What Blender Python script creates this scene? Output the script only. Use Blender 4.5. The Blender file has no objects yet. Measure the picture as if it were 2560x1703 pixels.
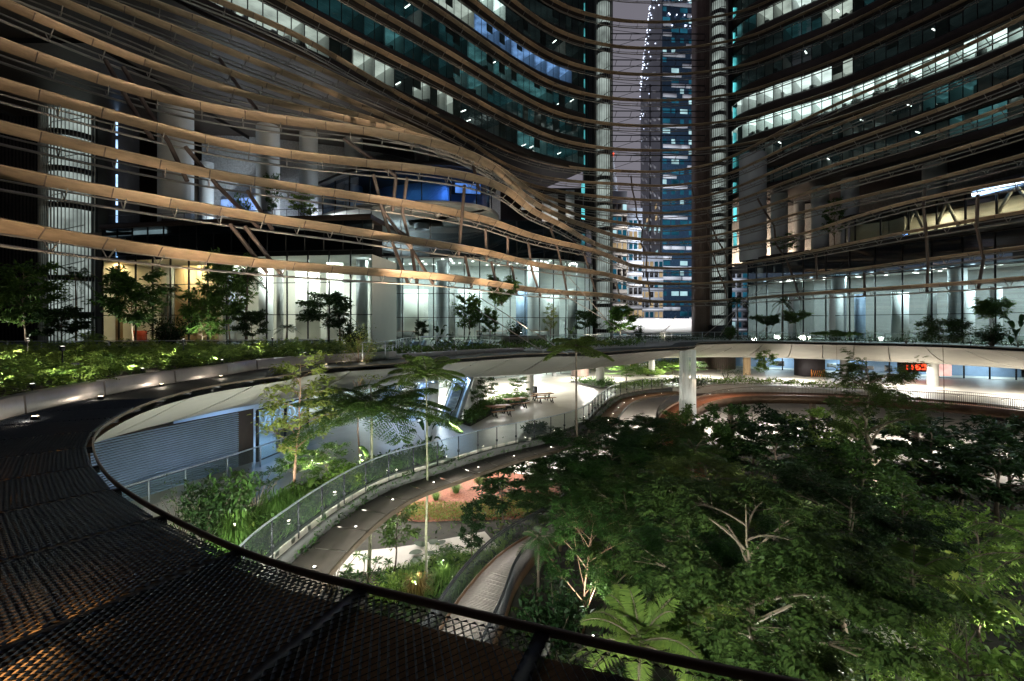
import bpy, math, random
import numpy as np
from mathutils import Vector
from mathutils.geometry import tessellate_polygon
random.seed(7); RNG = np.random.default_rng(11)
SC = bpy.context.scene
COL = SC.collection
EYE = 13.0; F = 1173.0; CX = 1280.0; HY = 812.0
ZA, ZB = 11.0, 5.8              # upper terrace, plaza floor; garden ground is z = 0

# ---------------------------------------------------------------- camera, sky, exposure
cam = bpy.data.cameras.new('camera'); camo = bpy.data.objects.new('camera', cam); COL.objects.link(camo)
camo.location = (0, 0, EYE); camo.rotation_euler = (math.radians(90), 0, 0)
cam.sensor_width = 36; cam.lens = 36 * F / 2560; cam.shift_y = -(851.5 - HY) / 2560
cam.clip_start = 0.05; cam.clip_end = 2000
SC.camera = camo
W = bpy.data.worlds.new('World'); SC.world = W; W.use_nodes = True
nt = W.node_tree; nt.nodes.clear()
wo = nt.nodes.new('ShaderNodeOutputWorld'); bg = nt.nodes.new('ShaderNodeBackground')
tc = nt.nodes.new('ShaderNodeTexCoord'); sp = nt.nodes.new('ShaderNodeSeparateXYZ'); rp = nt.nodes.new('ShaderNodeValToRGB')
nz = nt.nodes.new('ShaderNodeTexNoise'); nz.inputs['Scale'].default_value = 2.2; nz.inputs['Detail'].default_value = 3
mx = nt.nodes.new('ShaderNodeMix'); mx.data_type = 'RGBA'; mx.blend_type = 'MULTIPLY'; mx.inputs['Factor'].default_value = 0.35
rp.color_ramp.elements[0].position = 0.0; rp.color_ramp.elements[0].color = (0.150, 0.142, 0.165, 1)
rp.color_ramp.elements[1].position = 1.0; rp.color_ramp.elements[1].color = (0.085, 0.082, 0.10, 1)
L_ = nt.links.new
L_(tc.outputs['Generated'], sp.inputs[0]); L_(sp.outputs['Z'], rp.inputs['Fac']); L_(tc.outputs['Generated'], nz.inputs['Vector'])
L_(rp.outputs['Color'], mx.inputs[6]); L_(nz.outputs['Fac'], mx.inputs[7]); L_(mx.outputs[2], bg.inputs['Color'])
bg.inputs['Strength'].default_value = 1.35; L_(bg.outputs[0], wo.inputs[0])
SC.view_settings.view_transform = 'Standard'; SC.view_settings.look = 'None'
SC.view_settings.exposure = 0.45; SC.view_settings.gamma = 1.0
try: SC.view_settings.use_curve_mapping = False
except Exception: pass
SC.cycles.max_bounces = 7; SC.cycles.diffuse_bounces = 3; SC.cycles.glossy_bounces = 3
SC.cycles.transparent_max_bounces = 24; SC.cycles.sample_clamp_indirect = 4.0; SC.cycles.use_denoising = True
SC.cycles.caustics_reflective = False; SC.cycles.caustics_refractive = False
SC.cycles.blur_glossy = 1.0

# ---------------------------------------------------------------- helpers
def G(px, py, z):
    d = (EYE - z) * F / (py - HY)
    return np.array([(px - CX) / F * d, d, z])
def P(px, py, Y):
    return np.array([(px - CX) / F * Y, Y, EYE + (HY - py) / F * Y])
def topx(p):
    return CX + F * p[0] / max(p[1], .1), HY - F * (p[2] - EYE) / max(p[1], .1)

def spline(pts, n=None, step=None, closed=False, dense=16):
    p = np.array(pts, float)
    if p.shape[1] == 2: p = np.c_[p, np.zeros(len(p))]
    m = len(p)
    if closed: q = np.vstack([p[-1], p, p[0], p[1]])
    else: q = np.vstack([2 * p[0] - p[1], p, 2 * p[-1] - p[-2]])
    out = []
    segs = m if closed else m - 1
    for i in range(segs):
        p0, p1, p2, p3 = q[i], q[i + 1], q[i + 2], q[i + 3]
        d0 = max(np.linalg.norm(p1 - p0), 1e-6) ** .5; d1 = max(np.linalg.norm(p2 - p1), 1e-6) ** .5; d2 = max(np.linalg.norm(p3 - p2), 1e-6) ** .5
        m1 = d1 * ((p1 - p0) / d0 - (p2 - p0) / (d0 + d1) + (p2 - p1) / d1)
        m2 = d1 * ((p2 - p1) / d1 - (p3 - p1) / (d1 + d2) + (p3 - p2) / d2)
        t = np.linspace(0, 1, dense, endpoint=False)[:, None]
        out.append((2*t**3-3*t**2+1)*p1 + (t**3-2*t**2+t)*m1 + (-2*t**3+3*t**2)*p2 + (t**3-t**2)*m2)
    out.append((p[0] if closed else p[-1])[None])
    c = np.vstack(out)
    s = np.r_[0, np.cumsum(np.linalg.norm(np.diff(c, axis=0), axis=1))]
    if n is None: n = max(2, int(round(s[-1] / step)) + 1)
    u = np.linspace(0, s[-1], n)
    return np.stack([np.interp(u, s, c[:, k]) for k in range(3)], 1)
def smooth(c, it=3):
    c = c.copy()
    for _ in range(it): c[1:-1] = (c[:-2] + 2 * c[1:-1] + c[2:]) / 4
    return c
def normals2(c, closed=False):
    """unit normals in the plan, to the left of travel"""
    if closed: t = np.roll(c, -1, 0) - np.roll(c, 1, 0)
    else:
        t = np.gradient(c, axis=0)
    t = t[:, :2] / np.maximum(np.linalg.norm(t[:, :2], axis=1)[:, None], 1e-9)
    return np.c_[-t[:, 1], t[:, 0], np.zeros(len(c))]
def off(c, d, z=None, closed=False):
    r = c + normals2(c, closed) * (np.asarray(d)[..., None] if np.ndim(d) else d)
    if z is not None: r[:, 2] = z
    return r
def unit(v): v = np.asarray(v, float); return v / max(np.linalg.norm(v), 1e-9)

class MB:
    def __init__(s): s.v = []; s.q = []; s.t = []; s.n = 0
    def add(s, v, q=None, t=None):
        v = np.asarray(v, float).reshape(-1, 3)
        if q is not None and len(q): s.q.append(np.asarray(q, np.int64).reshape(-1, 4) + s.n)
        if t is not None and len(t): s.t.append(np.asarray(t, np.int64).reshape(-1, 3) + s.n)
        s.v.append(v); s.n += len(v); return s
    def box(s, c, d, rz=0.0):
        x, y, z = np.asarray(d, float) / 2
        v = np.array([[-x,-y,-z],[x,-y,-z],[x,y,-z],[-x,y,-z],[-x,-y,z],[x,-y,z],[x,y,z],[-x,y,z]])
        if rz:
            a, b = math.cos(rz), math.sin(rz); v = np.c_[v[:,0]*a - v[:,1]*b, v[:,0]*b + v[:,1]*a, v[:,2]]
        return s.add(v + np.asarray(c), [[0,3,2,1],[4,5,6,7],[0,1,5,4],[1,2,6,5],[2,3,7,6],[3,0,4,7]])
    def bar(s, a, b, w, h=None):
        a = np.asarray(a, float); b = np.asarray(b, float); h = h or w
        d = unit(b - a); up = np.array([0, 0, 1.]) if abs(d[2]) < .95 else np.array([0, 1., 0])
        x = unit(np.cross(d, up)) * w / 2; y = unit(np.cross(x, d)) * h / 2
        v = [a-x-y, a+x-y, a+x+y, a-x+y, b-x-y, b+x-y, b+x+y, b-x+y]
        return s.add(v, [[0,3,2,1],[4,5,6,7],[0,1,5,4],[1,2,6,5],[2,3,7,6],[3,0,4,7]])
    def grid(s, A, closed_u=False):
        A = np.asarray(A, float); m, n = A.shape[:2]
        i = np.arange(m if closed_u else m - 1); j = np.arange(n - 1)
        I, J = np.meshgrid(i, j, indexing='ij'); I2 = (I + 1) % m
        q = np.stack([I*n + J, I2*n + J, I2*n + J + 1, I*n + J + 1], -1).reshape(-1, 4)
        return s.add(A.reshape(-1, 3), q)
    def sweep(s, path, prof, closed=False, cap=True):
        """prof: (offset to the left, dz) pairs, swept along a plan path"""
        N = normals2(path, closed); pr = np.asarray(prof, float)
        A = path[:, None, :] + N[:, None, :] * pr[None, :, 0:1]
        A[:, :, 2] += pr[None, :, 1]
        A = np.concatenate([A, A[:, :1]], 1)
        s.grid(A, closed)
        if cap and not closed and len(pr) == 4:
            for k in (0, -1): s.add(A[k, :4], [[0, 1, 2, 3]])
        return s
    def tube(s, path, r, sides=6):
        path = np.asarray(path, float); n = len(path); r = np.broadcast_to(np.asarray(r, float), (n,))
        t = np.gradient(path, axis=0); t /= np.maximum(np.linalg.norm(t, axis=1)[:, None], 1e-9)
        ref = np.where(np.abs(t[:, 2:3]) > .9, [[1., 0, 0]], [[0, 0, 1.]])
        x = np.cross(t, ref); x /= np.maximum(np.linalg.norm(x, axis=1)[:, None], 1e-9); y = np.cross(t, x)
        for k in range(1, n):
            if (x[k] * x[k-1]).sum() < 0: x[k] *= -1; y[k] *= -1
        a = np.linspace(0, 2*np.pi, sides + 1)
        A = path[:, None] + r[:, None, None] * (x[:, None] * np.cos(a)[None, :, None] + y[:, None] * np.sin(a)[None, :, None])
        return s.grid(A)
    def lathe(s, c, prof, n=20, a0=0, a1=2*np.pi):
        pr = np.asarray(prof, float); a = np.linspace(a0, a1, n + 1)
        A = np.stack([pr[None, :, 0] * np.cos(a)[:, None], pr[None, :, 0] * np.sin(a)[:, None], np.broadcast_to(pr[None, :, 1], (n + 1, len(pr)))], -1)
        return s.grid(A + np.asarray(c, float))
    def poly(s, loops, z):
        ls = [[Vector((p[0], p[1], 0)) for p in l] for l in loops]
        t = tessellate_polygon(ls); v = [(p[0], p[1], z) for l in loops for p in l]
        v = np.array(v); out = []
        for a, b, c in t:
            cr = (v[b,0]-v[a,0])*(v[c,1]-v[a,1]) - (v[b,1]-v[a,1])*(v[c,0]-v[a,0])
            out.append((a, b, c) if cr > 0 else (a, c, b))
        return s.add(v, None, out)
    def slab(s, loop, z0, z1):
        s.poly([loop], z1); s.poly([loop], z0)
        l = np.array([[p[0], p[1], 0] for p in loop] + [[loop[0][0], loop[0][1], 0]])
        a, b = l.copy(), l.copy(); a[:, 2] = z0; b[:, 2] = z1
        return s.grid(np.stack([a, b], 1))
    def mesh(s, name, m, smooth=False):
        me = bpy.data.meshes.new(name)
        V = np.vstack(s.v).astype(np.float32)
        q = np.vstack(s.q) if s.q else np.zeros((0, 4), np.int64); t = np.vstack(s.t) if s.t else np.zeros((0, 3), np.int64)
        loops = np.r_[q.ravel(), t.ravel()].astype(np.int32)
        tot = np.r_[np.full(len(q), 4), np.full(len(t), 3)].astype(np.int32)
        st = np.r_[0, np.cumsum(tot)[:-1]].astype(np.int32)
        me.vertices.add(len(V)); me.vertices.foreach_set('co', V.ravel())
        me.loops.add(len(loops)); me.loops.foreach_set('vertex_index', loops)
        me.polygons.add(len(tot)); me.polygons.foreach_set('loop_start', st)
        me.update(calc_edges=True); me.validate()
        if smooth: me.polygons.foreach_set('use_smooth', np.ones(len(me.polygons), bool))
        if m: me.materials.append(m)
        return me

def obj(name, me, parent=None, loc=None):
    o = bpy.data.objects.new(name, me); COL.objects.link(o)
    if parent is not None:
        o.parent = parent
        if loc is None:
            b = parent.get('_w') or (0, 0, 0); o.location = (-b[0], -b[1], -b[2])
            o['_w'] = (0.0, 0.0, 0.0)
    if loc is not None: o.location = loc
    return o
def part(name, mb, m, parent, smooth=False, label=None, kind=None):
    """a part built in world coordinates"""
    o = obj(name, mb.mesh(name, m, smooth), parent)
    if label: o['label'] = label
    if kind: o['kind'] = kind
    return o
def tag(o, label, cat, group=None):
    o['label'] = label; o['category'] = cat
    if group: o['group'] = group
    return o
def thing(name, label, cat, loc=(0, 0, 0), group=None):
    o = bpy.data.objects.new(name, None); COL.objects.link(o); o.location = loc; o['_w'] = tuple(float(a) for a in loc)
    o.empty_display_size = .2
    return tag(o, label, cat, group)
def struct(name, mb, m, smooth=False, parent=None):
    o = obj(name, mb.mesh(name, m, smooth), parent)
    if parent is None: o['kind'] = 'structure'
    return o
def stuff(name, me, loc=(0, 0, 0)):
    o = obj(name, me, None, loc); o['kind'] = 'stuff'; return o
def copy_thing(root, loc, rz=0, scale=1.0, label=None, group=None):
    r = root.copy(); COL.objects.link(r); r.location = loc; r.rotation_euler = (0, 0, rz); r.scale = (scale,) * 3
    if label: r['label'] = label
    if group: r['group'] = group
    for ch in root.children:
        c = ch.copy(); COL.objects.link(c); c.parent = r
        for g in ch.children:
            d = g.copy(); COL.objects.link(d); d.parent = c
    return r

# ---------------------------------------------------------------- materials
def mat(name, col, rough=.6, metal=0., var=.25, scale=3., bump=0., bscale=30., spec=.5, col2=None, stretch=None):
    m = bpy.data.materials.new(name); m.use_nodes = True; t = m.node_tree; b = t.nodes['Principled BSDF']
    tcn = t.nodes.new('ShaderNodeTexCoord'); n = t.nodes.new('ShaderNodeTexNoise'); n.inputs['Scale'].default_value = scale; n.inputs['Detail'].default_value = 6; n.inputs['Roughness'].default_value = .65
    src = tcn.outputs['Object']
    if stretch:
        mp = t.nodes.new('ShaderNodeMapping'); mp.inputs['Scale'].default_value = stretch; t.links.new(src, mp.inputs[0]); src = mp.outputs[0]
    t.links.new(src, n.inputs['Vector'])
    r = t.nodes.new('ShaderNodeValToRGB'); c = np.array(col)
    c2 = np.array(col2) if col2 else c * (1 + var)
    r.color_ramp.elements[0].position = .3; r.color_ramp.elements[0].color = (*(c * (1 - var)), 1)
    r.color_ramp.elements[1].position = .72; r.color_ramp.elements[1].color = (*np.minimum(c2, 1), 1)
    t.links.new(n.outputs['Fac'], r.inputs['Fac']); t.links.new(r.outputs['Color'], b.inputs['Base Color'])
    b.inputs['Roughness'].default_value = rough; b.inputs['Metallic'].default_value = metal; b.inputs['Specular IOR Level'].default_value = spec
    n2 = t.nodes.new('ShaderNodeTexNoise'); n2.inputs['Scale'].default_value = bscale; n2.inputs['Detail'].default_value = 4; t.links.new(src, n2.inputs['Vector'])
    mr = t.nodes.new('ShaderNodeMapRange'); mr.inputs['To Min'].default_value = max(0.03, rough - .12); mr.inputs['To Max'].default_value = min(1, rough + .12)
    t.links.new(n2.outputs['Fac'], mr.inputs['Value']); t.links.new(mr.outputs[0], b.inputs['Roughness'])
    if bump:
        bp = t.nodes.new('ShaderNodeBump'); bp.inputs['Strength'].default_value = bump; bp.inputs['Distance'].default_value = .02
        t.links.new(n2.outputs['Fac'], bp.inputs['Height']); t.links.new(bp.outputs[0], b.inputs['Normal'])
    return m
def emit(name, col, s, var=0., scale=2.):
    m = bpy.data.materials.new(name); m.use_nodes = True; t = m.node_tree; t.nodes.clear()
    o = t.nodes.new('ShaderNodeOutputMaterial'); e = t.nodes.new('ShaderNodeEmission'); e.inputs['Color'].default_value = (*col, 1); e.inputs['Strength'].default_value = s
    if var:
        tcn = t.nodes.new('ShaderNodeTexCoord'); n = t.nodes.new('ShaderNodeTexNoise'); n.inputs['Scale'].default_value = scale; n.inputs['Detail'].default_value = 3
        mr = t.nodes.new('ShaderNodeMapRange'); mr.inputs['From Min'].default_value = .3; mr.inputs['From Max'].default_value = .7
        mr.inputs['To Min'].default_value = s * (1 - var); mr.inputs['To Max'].default_value = s * (1 + var)
        t.links.new(tcn.outputs['Object'], n.inputs['Vector']); t.links.new(n.outputs['Fac'], mr.inputs['Value']); t.links.new(mr.outputs[0], e.inputs['Strength'])
    t.links.new(e.outputs[0], o.inputs[0]); return m
def glass(name, tint, refl=.10, rough=.02, body=0., bodycol=(.5, .6, .6)):
    m = bpy.data.materials.new(name); m.use_nodes = True; t = m.node_tree; t.nodes.clear()
    o = t.nodes.new('ShaderNodeOutputMaterial'); tr = t.nodes.new('ShaderNodeBsdfTransparent'); gl = t.nodes.new('ShaderNodeBsdfGlossy'); mxs = t.nodes.new('ShaderNodeMixShader')
    tr.inputs['Color'].default_value = (*tint, 1); gl.inputs['Roughness'].default_value = rough
    lw = t.nodes.new('ShaderNodeFresnel'); lw.inputs['IOR'].default_value = 1.45
    mu = t.nodes.new('ShaderNodeMath'); mu.operation = 'MULTIPLY_ADD'; mu.inputs[1].default_value = 1.4; mu.inputs[2].default_value = refl - .05; mu.use_clamp = True
    t.links.new(lw.outputs[0], mu.inputs[0]); t.links.new(mu.outputs[0], mxs.inputs[0]); t.links.new(tr.outputs[0], mxs.inputs[1]); t.links.new(gl.outputs[0], mxs.inputs[2])
    # a light dust film, uneven
    tcn = t.nodes.new('ShaderNodeTexCoord'); n = t.nodes.new('ShaderNodeTexNoise'); n.inputs['Scale'].default_value = 1.3; n.inputs['Detail'].default_value = 5
    t.links.new(tcn.outputs['Object'], n.inputs['Vector'])
    df = t.nodes.new('ShaderNodeBsdfDiffuse'); df.inputs['Color'].default_value = (*bodycol, 1); m2 = t.nodes.new('ShaderNodeMixShader')
    mm = t.nodes.new('ShaderNodeMath'); mm.operation = 'MULTIPLY'; mm.inputs[1].default_value = max(body, .01) * 2; t.links.new(n.outputs['Fac'], mm.inputs[0])
    t.links.new(mm.outputs[0], m2.inputs[0]); t.links.new(mxs.outputs[0], m2.inputs[1]); t.links.new(df.outputs[0], m2.inputs[2]); t.links.new(m2.outputs[0], o.inputs[0])
    return m
def leafmat(name, dark, light, trans=.35, rough=.5, spec=.22):
    m = bpy.data.materials.new(name); m.use_nodes = True; t = m.node_tree; b = t.nodes['Principled BSDF']; o = t.nodes['Material Output']
    g = t.nodes.new('ShaderNodeNewGeometry'); r = t.nodes.new('ShaderNodeValToRGB')
    r.color_ramp.elements[0].color = (*dark, 1); r.color_ramp.elements[1].color = (*light, 1); r.color_ramp.elements[0].position = .1
    tcn = t.nodes.new('ShaderNodeTexCoord'); n = t.nodes.new('ShaderNodeTexNoise'); n.inputs['Scale'].default_value = 1.4; t.links.new(tcn.outputs['Object'], n.inputs['Vector'])
    av = t.nodes.new('ShaderNodeMix'); av.inputs['Factor'].default_value = .5
    t.links.new(g.outputs['Random Per Island'], av.inputs[2]); t.links.new(n.outputs['Fac'], av.inputs[3]); t.links.new(av.outputs[0], r.inputs['Fac'])
    t.links.new(r.outputs['Color'], b.inputs['Base Color']); b.inputs['Roughness'].default_value = rough; b.inputs['Specular IOR Level'].default_value = spec
    oi = t.nodes.new('ShaderNodeObjectInfo'); hv = t.nodes.new('ShaderNodeHueSaturation'); ma = t.nodes.new('ShaderNodeMapRange'); ma.inputs['To Min'].default_value = .72; ma.inputs['To Max'].default_value = 1.3
    mb_ = t.nodes.new('ShaderNodeMapRange'); mb_.inputs['To Min'].default_value = .515; mb_.inputs['To Max'].default_value = .475
    t.links.new(oi.outputs['Random'], ma.inputs['Value']); t.links.new(oi.outputs['Random'], mb_.inputs['Value']); t.links.new(ma.outputs[0], hv.inputs['Value']); t.links.new(mb_.outputs[0], hv.inputs['Hue']); t.links.new(r.outputs['Color'], hv.inputs['Color']); t.links.new(hv.outputs[0], b.inputs['Base Color'])
    tl = t.nodes.new('ShaderNodeBsdfTranslucent'); hs = t.nodes.new('ShaderNodeHueSaturation'); hs.inputs['Hue'].default_value = .48; hs.inputs['Value'].default_value = 1.5
    t.links.new(hv.outputs[0], hs.inputs['Color']); t.links.new(hs.outputs[0], tl.inputs['Color'])
    ms = t.nodes.new('ShaderNodeMixShader'); ms.inputs[0].default_value = trans
    t.links.new(b.outputs[0], ms.inputs[1]); t.links.new(tl.outputs[0], ms.inputs[2]); t.links.new(ms.outputs[0], o.inputs[0])
    return m

M = dict(
    bronze=mat('bronze_blade', (.34, .235, .15), .42, .15, .28, 1.4, .06, 40, stretch=(1, 1, 5)),
    bronze_highlight=mat('bronze_highlight', (.62, .46, .30), .35, .4, .2, 2, 0, 40),
    steel=mat('grey_steel', (.33, .30, .27), .5, .3, .2, 2, 0, 40),
    dsteel=mat('dark_steel', (.035, .037, .042), .5, .4, .3, 3, 0, 40),
    mesh=mat('mesh_metal', (.055, .066, .085), .42, .5, .3, 6, 0, 60),
    meshfar=mat('mesh_metal_far', (.035, .040, .036), .6, .2, .3, 6, .2, 60),
    trim=mat('copper_trim', (.12, .09, .066), .42, .4, .2, 3, 0, 30),
    concrete=mat('pale_concrete', (.40, .39, .36), .8, 0, .14, .5, .15, 25),
    soffit=mat('soffit_panel_grey', (.36, .345, .31), .55, 0, .16, .35, .06, 12),
    white=mat('white_plaster', (.72, .73, .72), .7, 0, .06, .6, .03, 20),
    ceil=mat('white_ceiling', (.74, .73, .70), .8, 0, .05, .5, .03, 20),
    floor=mat('pale_stone_floor', (.50, .455, .385), .38, 0, .1, .6, .04, 40, col2=(.56, .53, .47)),
    terrace=mat('terrace_stone', (.30, .29, .28), .6, 0, .15, .8, .05, 40),
    paving=mat('pale_paving', (.58, .54, .49), .7, 0, .1, .9, .06, 30),
    ledge=mat('ledge_panel', (.075, .062, .052), .6, 0, .2, 1.2, .08, 50),
    ledge_warmlit=mat('ledge_panel_warmlit', (.34, .17, .09), .55, 0, .2, 1.2, .08, 50),  # same ledge panel with warm light put into its colour
    kerb=mat('kerb_metal', (.50, .46, .44), .34, .35, .18, 1.5, .0, 20),
    kerbdark=mat('kerb_concrete', (.10, .098, .095), .75, 0, .2, 1.4, .1, 30),
    soil=mat('soil', (.035, .026, .018), .9, 0, .4, 5, .5, 30),
    mulch=mat('red_mulch', (.20, .055, .028), .9, 0, .5, 7, .9, 40, col2=(.36, .14, .08)),
    ground=mat('garden_earth', (.03, .028, .02), .95, 0, .5, 2, .5, 15),
    wood=mat('deck_wood', (.36, .31, .285), .5, 0, .22, 2, .12, 40, stretch=(1, 12, 1)),
    tablewood=mat('table_wood', (.36, .17, .075), .5, 0, .25, 3, .1, 40),
    redramp=mat('copper_ramp', (.40, .14, .06), .55, 0, .2, 2, .05, 30),
    bronzebeam=mat('bronze_beam', (.18, .105, .065), .38, .4, .25, 1.5, .03, 20),
    black=mat('black_metal', (.012, .012, .014), .5, .3, .3, 3, 0, 40),
    brick=mat('dark_cladding', (.03, .026, .026), .7, 0, .3, .8, .2, 12),
    spandrel=mat('dark_spandrel', (.045, .033, .026), .45, .3, .3, .6, .05, 10),
    brown=mat('brown_cladding', (.15, .105, .085), .5, .2, .2, 1, .05, 20),
    bluecol=mat('grey_column', (.50, .52, .54), .6, 0, .1, .4, .05, 14),
    glitter=mat('crinkled_metal_screen', (.55, .56, .58), .32, .4, .3, 5, 1.0, 7),
    rib=mat('fin_metal', (.30, .30, .28), .5, .4, .2, 2, 0, 30),
    bark=mat('pale_bark', (.17, .135, .095), .85, 0, .35, 6, .5, 30),
    barkd=mat('dark_bark', (.13, .10, .075), .9, 0, .4, 6, .5, 30),
    barkg=mat('green_bark', (.19, .19, .12), .85, 0, .35, 8, .4, 30),
    barkr=mat('pinkish_bark', (.30, .18, .12), .8, 0, .3, 6, .4, 30),
    water=None,
    orange=mat('orange_paint', (.75, .28, .04), .5, 0, .1, 3),
    yellow=mat('yellow_paint', (.75, .52, .06), .5, 0, .1, 3),
    redpaint=mat('red_paint', (.45, .05, .02), .5, 0, .15, 3),
    bluew=mat('blue_screen_wall', (.30, .40, .56), .5, .2, .15, .7, .04, 20),
    esc=mat('escalator_steel', (.50, .55, .60), .3, .6, .12, 2, 0, 30),
    escstep=mat('escalator_step', (.40, .48, .56), .4, .5, .2, 2, 0, 60),
    rubber=mat('black_rubber', (.015, .016, .02), .4, 0, .2, 3),
    mull=mat('mullion_dark', (.02, .022, .024), .4, .5, .2, 3),
    lobbywall=mat('lobby_wall_cream', (.66, .645, .58), .6, 0, .06, .4, .02, 10),
    lobbywarm=mat('lobby_wall_timber', (.40, .27, .14), .5, 0, .15, .6, .04, 8, stretch=(6, 6, .4)),
    greywall=mat('grey_stone_wall', (.24, .24, .23), .5, 0, .12, .8, .04, 10),
    citygrey=mat('tower_cladding', (.25, .27, .31), .6, .1, .15, .05, 0, 2),
    cityblue=mat('tower_glass', (.02, .05, .09), .25, .3, .3, .06, 0, 1),
    citywhite=mat('tower_white_band', (.62, .64, .68), .6, 0, .06, .1, 0, 2),
    plum=mat('plum_soffit', (.035, .028, .032), .6, 0, .2, .5, .05, 12),
    card=mat('white_board', (.75, .75, .74), .6, 0, .04, 1),
)
M.update(
    liner=mat('amber_patch_liner', (.05, .032, .02), .8, .1, .6, 1.6, .2, 9, col2=(.42, .25, .11)), lobbywhite=mat('lobby_panel', (.50, .52, .51), .55, 0, .10, .7, .03, 14),  # liner: patchy amber light put into a dark colour
    rail=glass('rail_glass', (.86, .93, .90), .10, .02, .035),
    raildark=glass('rail_glass_dark', (.28, .34, .40), .12, .03, .02, (.10, .13, .17)),
    pane=glass('window_glass', (.50, .62, .61), .09, .015, .012, (.2, .3, .3)),
    lobby=glass('lobby_glass', (.68, .80, .80), .10, .015, .012),
    dark=glass('dark_glass', (.16, .24, .30), .12, .03, .012, (.05, .08, .1)),
    blueglass=glass('blue_glass', (.35, .55, .80), .12, .02, .02, (.1, .2, .4)),
    strands=mat('falling_water', (.80, .82, .80), .35, 0, .12, 1.5, .1, 8, stretch=(6, 6, .5)),
    lfeather=leafmat('leaf_feathery', (.018, .045, .012), (.13, .19, .045)),
    ldark=leafmat('leaf_dark', (.010, .030, .010), (.035, .080, .022), .2),
    lmid=leafmat('leaf_mid', (.018, .055, .014), (.10, .20, .045)),
    lbright=leafmat('leaf_bright', (.05, .125, .022), (.19, .33, .07)),
    lyellow=leafmat('leaf_yellow_green', (.075, .12, .025), (.22, .30, .075), .4),
    lfern=leafmat('leaf_fern', (.05, .11, .022), (.17, .26, .06), .4),
    lgrass=leafmat('leaf_grass', (.045, .12, .022), (.17, .31, .075), .4),
    lgold=leafmat('leaf_gold', (.14, .12, .03), (.36, .24, .08), .3),
)
_t = M['bronze'].node_tree; _b = _t.nodes['Principled BSDF']; _src = _b.inputs['Base Color'].links[0].from_socket
_oi = _t.nodes.new('ShaderNodeObjectInfo'); _hv = _t.nodes.new('ShaderNodeHueSaturation'); _mr = _t.nodes.new('ShaderNodeMapRange'); _mr.inputs['To Min'].default_value = .80; _mr.inputs['To Max'].default_value = 1.16
_t.links.new(_oi.outputs['Random'], _mr.inputs['Value']); _t.links.new(_mr.outputs[0], _hv.inputs['Value']); _t.links.new(_src, _hv.inputs['Color']); _t.links.new(_hv.outputs[0], _b.inputs['Base Color'])
EM = dict(
    white=emit('light_white', (1, 1, .95), 1.3, .25, .6), bright=emit('light_bright', (.92, 1, .93), 1.9, .2, .5),
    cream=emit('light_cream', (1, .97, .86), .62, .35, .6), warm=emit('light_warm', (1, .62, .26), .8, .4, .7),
    teal=emit('glow_teal', (.13, .42, .47), .075, .7, .35), tealhi=emit('glow_teal_high', (.24, .62, .66), .20, .7, .5),
    dim=emit('glow_dim', (.30, .42, .42), .028, .7, .3), blue=emit('light_blue', (.30, .50, 1), .65, .5, .8),
    spot=emit('lamp_lens', (1, .95, .82), 5.0), spotw=emit('lamp_lens_warm', (1, .8, .5), 9.0), led=emit('led_blue', (.38, .62, 1), 1.6, .6, .9),
    cyan=emit('cyan_strip', (.15, .75, .80), .9, .7, .4), red=emit('led_red', (1, .06, .02), 3.0), pink=emit('screen_pink', (1, .55, .48), .9, .3, 1),
    stair=emit('stair_wall_glow', (.80, .95, .88), .27, .55, .45), fairy=emit('fairy_light', (.70, .78, 1), 2.6), sign=emit('sign_cyan', (.4, .9, 1), 2.0),
    cityteal=emit('city_window_teal', (.03, .20, .32), .30, .7, .15), citylit=emit('city_window_lit', (.55, .88, .95), .5, .6, .2), citywarm=emit('city_window_warm', (1, .74, .42), .34, .5, .3),
    ceilpanel=emit('ceiling_lamp', (1, .98, .92), 5.0),
)
def lamp_area(name, loc, sx, sy, power, col=(1, 1, 1), target=None, spread=180):
    l = bpy.data.lights.new(name, 'AREA'); l.shape = 'RECTANGLE'; l.size = sx; l.size_y = sy; l.energy = power; l.color = col; l.spread = math.radians(spread)
    o = bpy.data.objects.new(name, l); COL.objects.link(o); o.location = loc
    if target is not None: o.rotation_euler = (Vector(target) - Vector(loc)).to_track_quat('-Z', 'Y').to_euler()
    return o
def lamp_point(name, loc, power, col=(1, 1, 1), r=.06):
    l = bpy.data.lights.new(name, 'POINT'); l.energy = power; l.color = col; l.shadow_soft_size = r
    o = bpy.data.objects.new(name, l); COL.objects.link(o); o.location = loc; return o
def lamp_spot(name, loc, target, power, col=(1, 1, 1), ang=60, r=.08, blend=.6):
    l = bpy.data.lights.new(name, 'SPOT'); l.energy = power; l.color = col; l.shadow_soft_size = r; l.spot_size = math.radians(ang); l.spot_blend = blend
    o = bpy.data.objects.new(name, l); COL.objects.link(o); o.location = loc
    o.rotation_euler = (Vector(target) - Vector(loc)).to_track_quat('-Z', 'Y').to_euler(); return o
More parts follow.
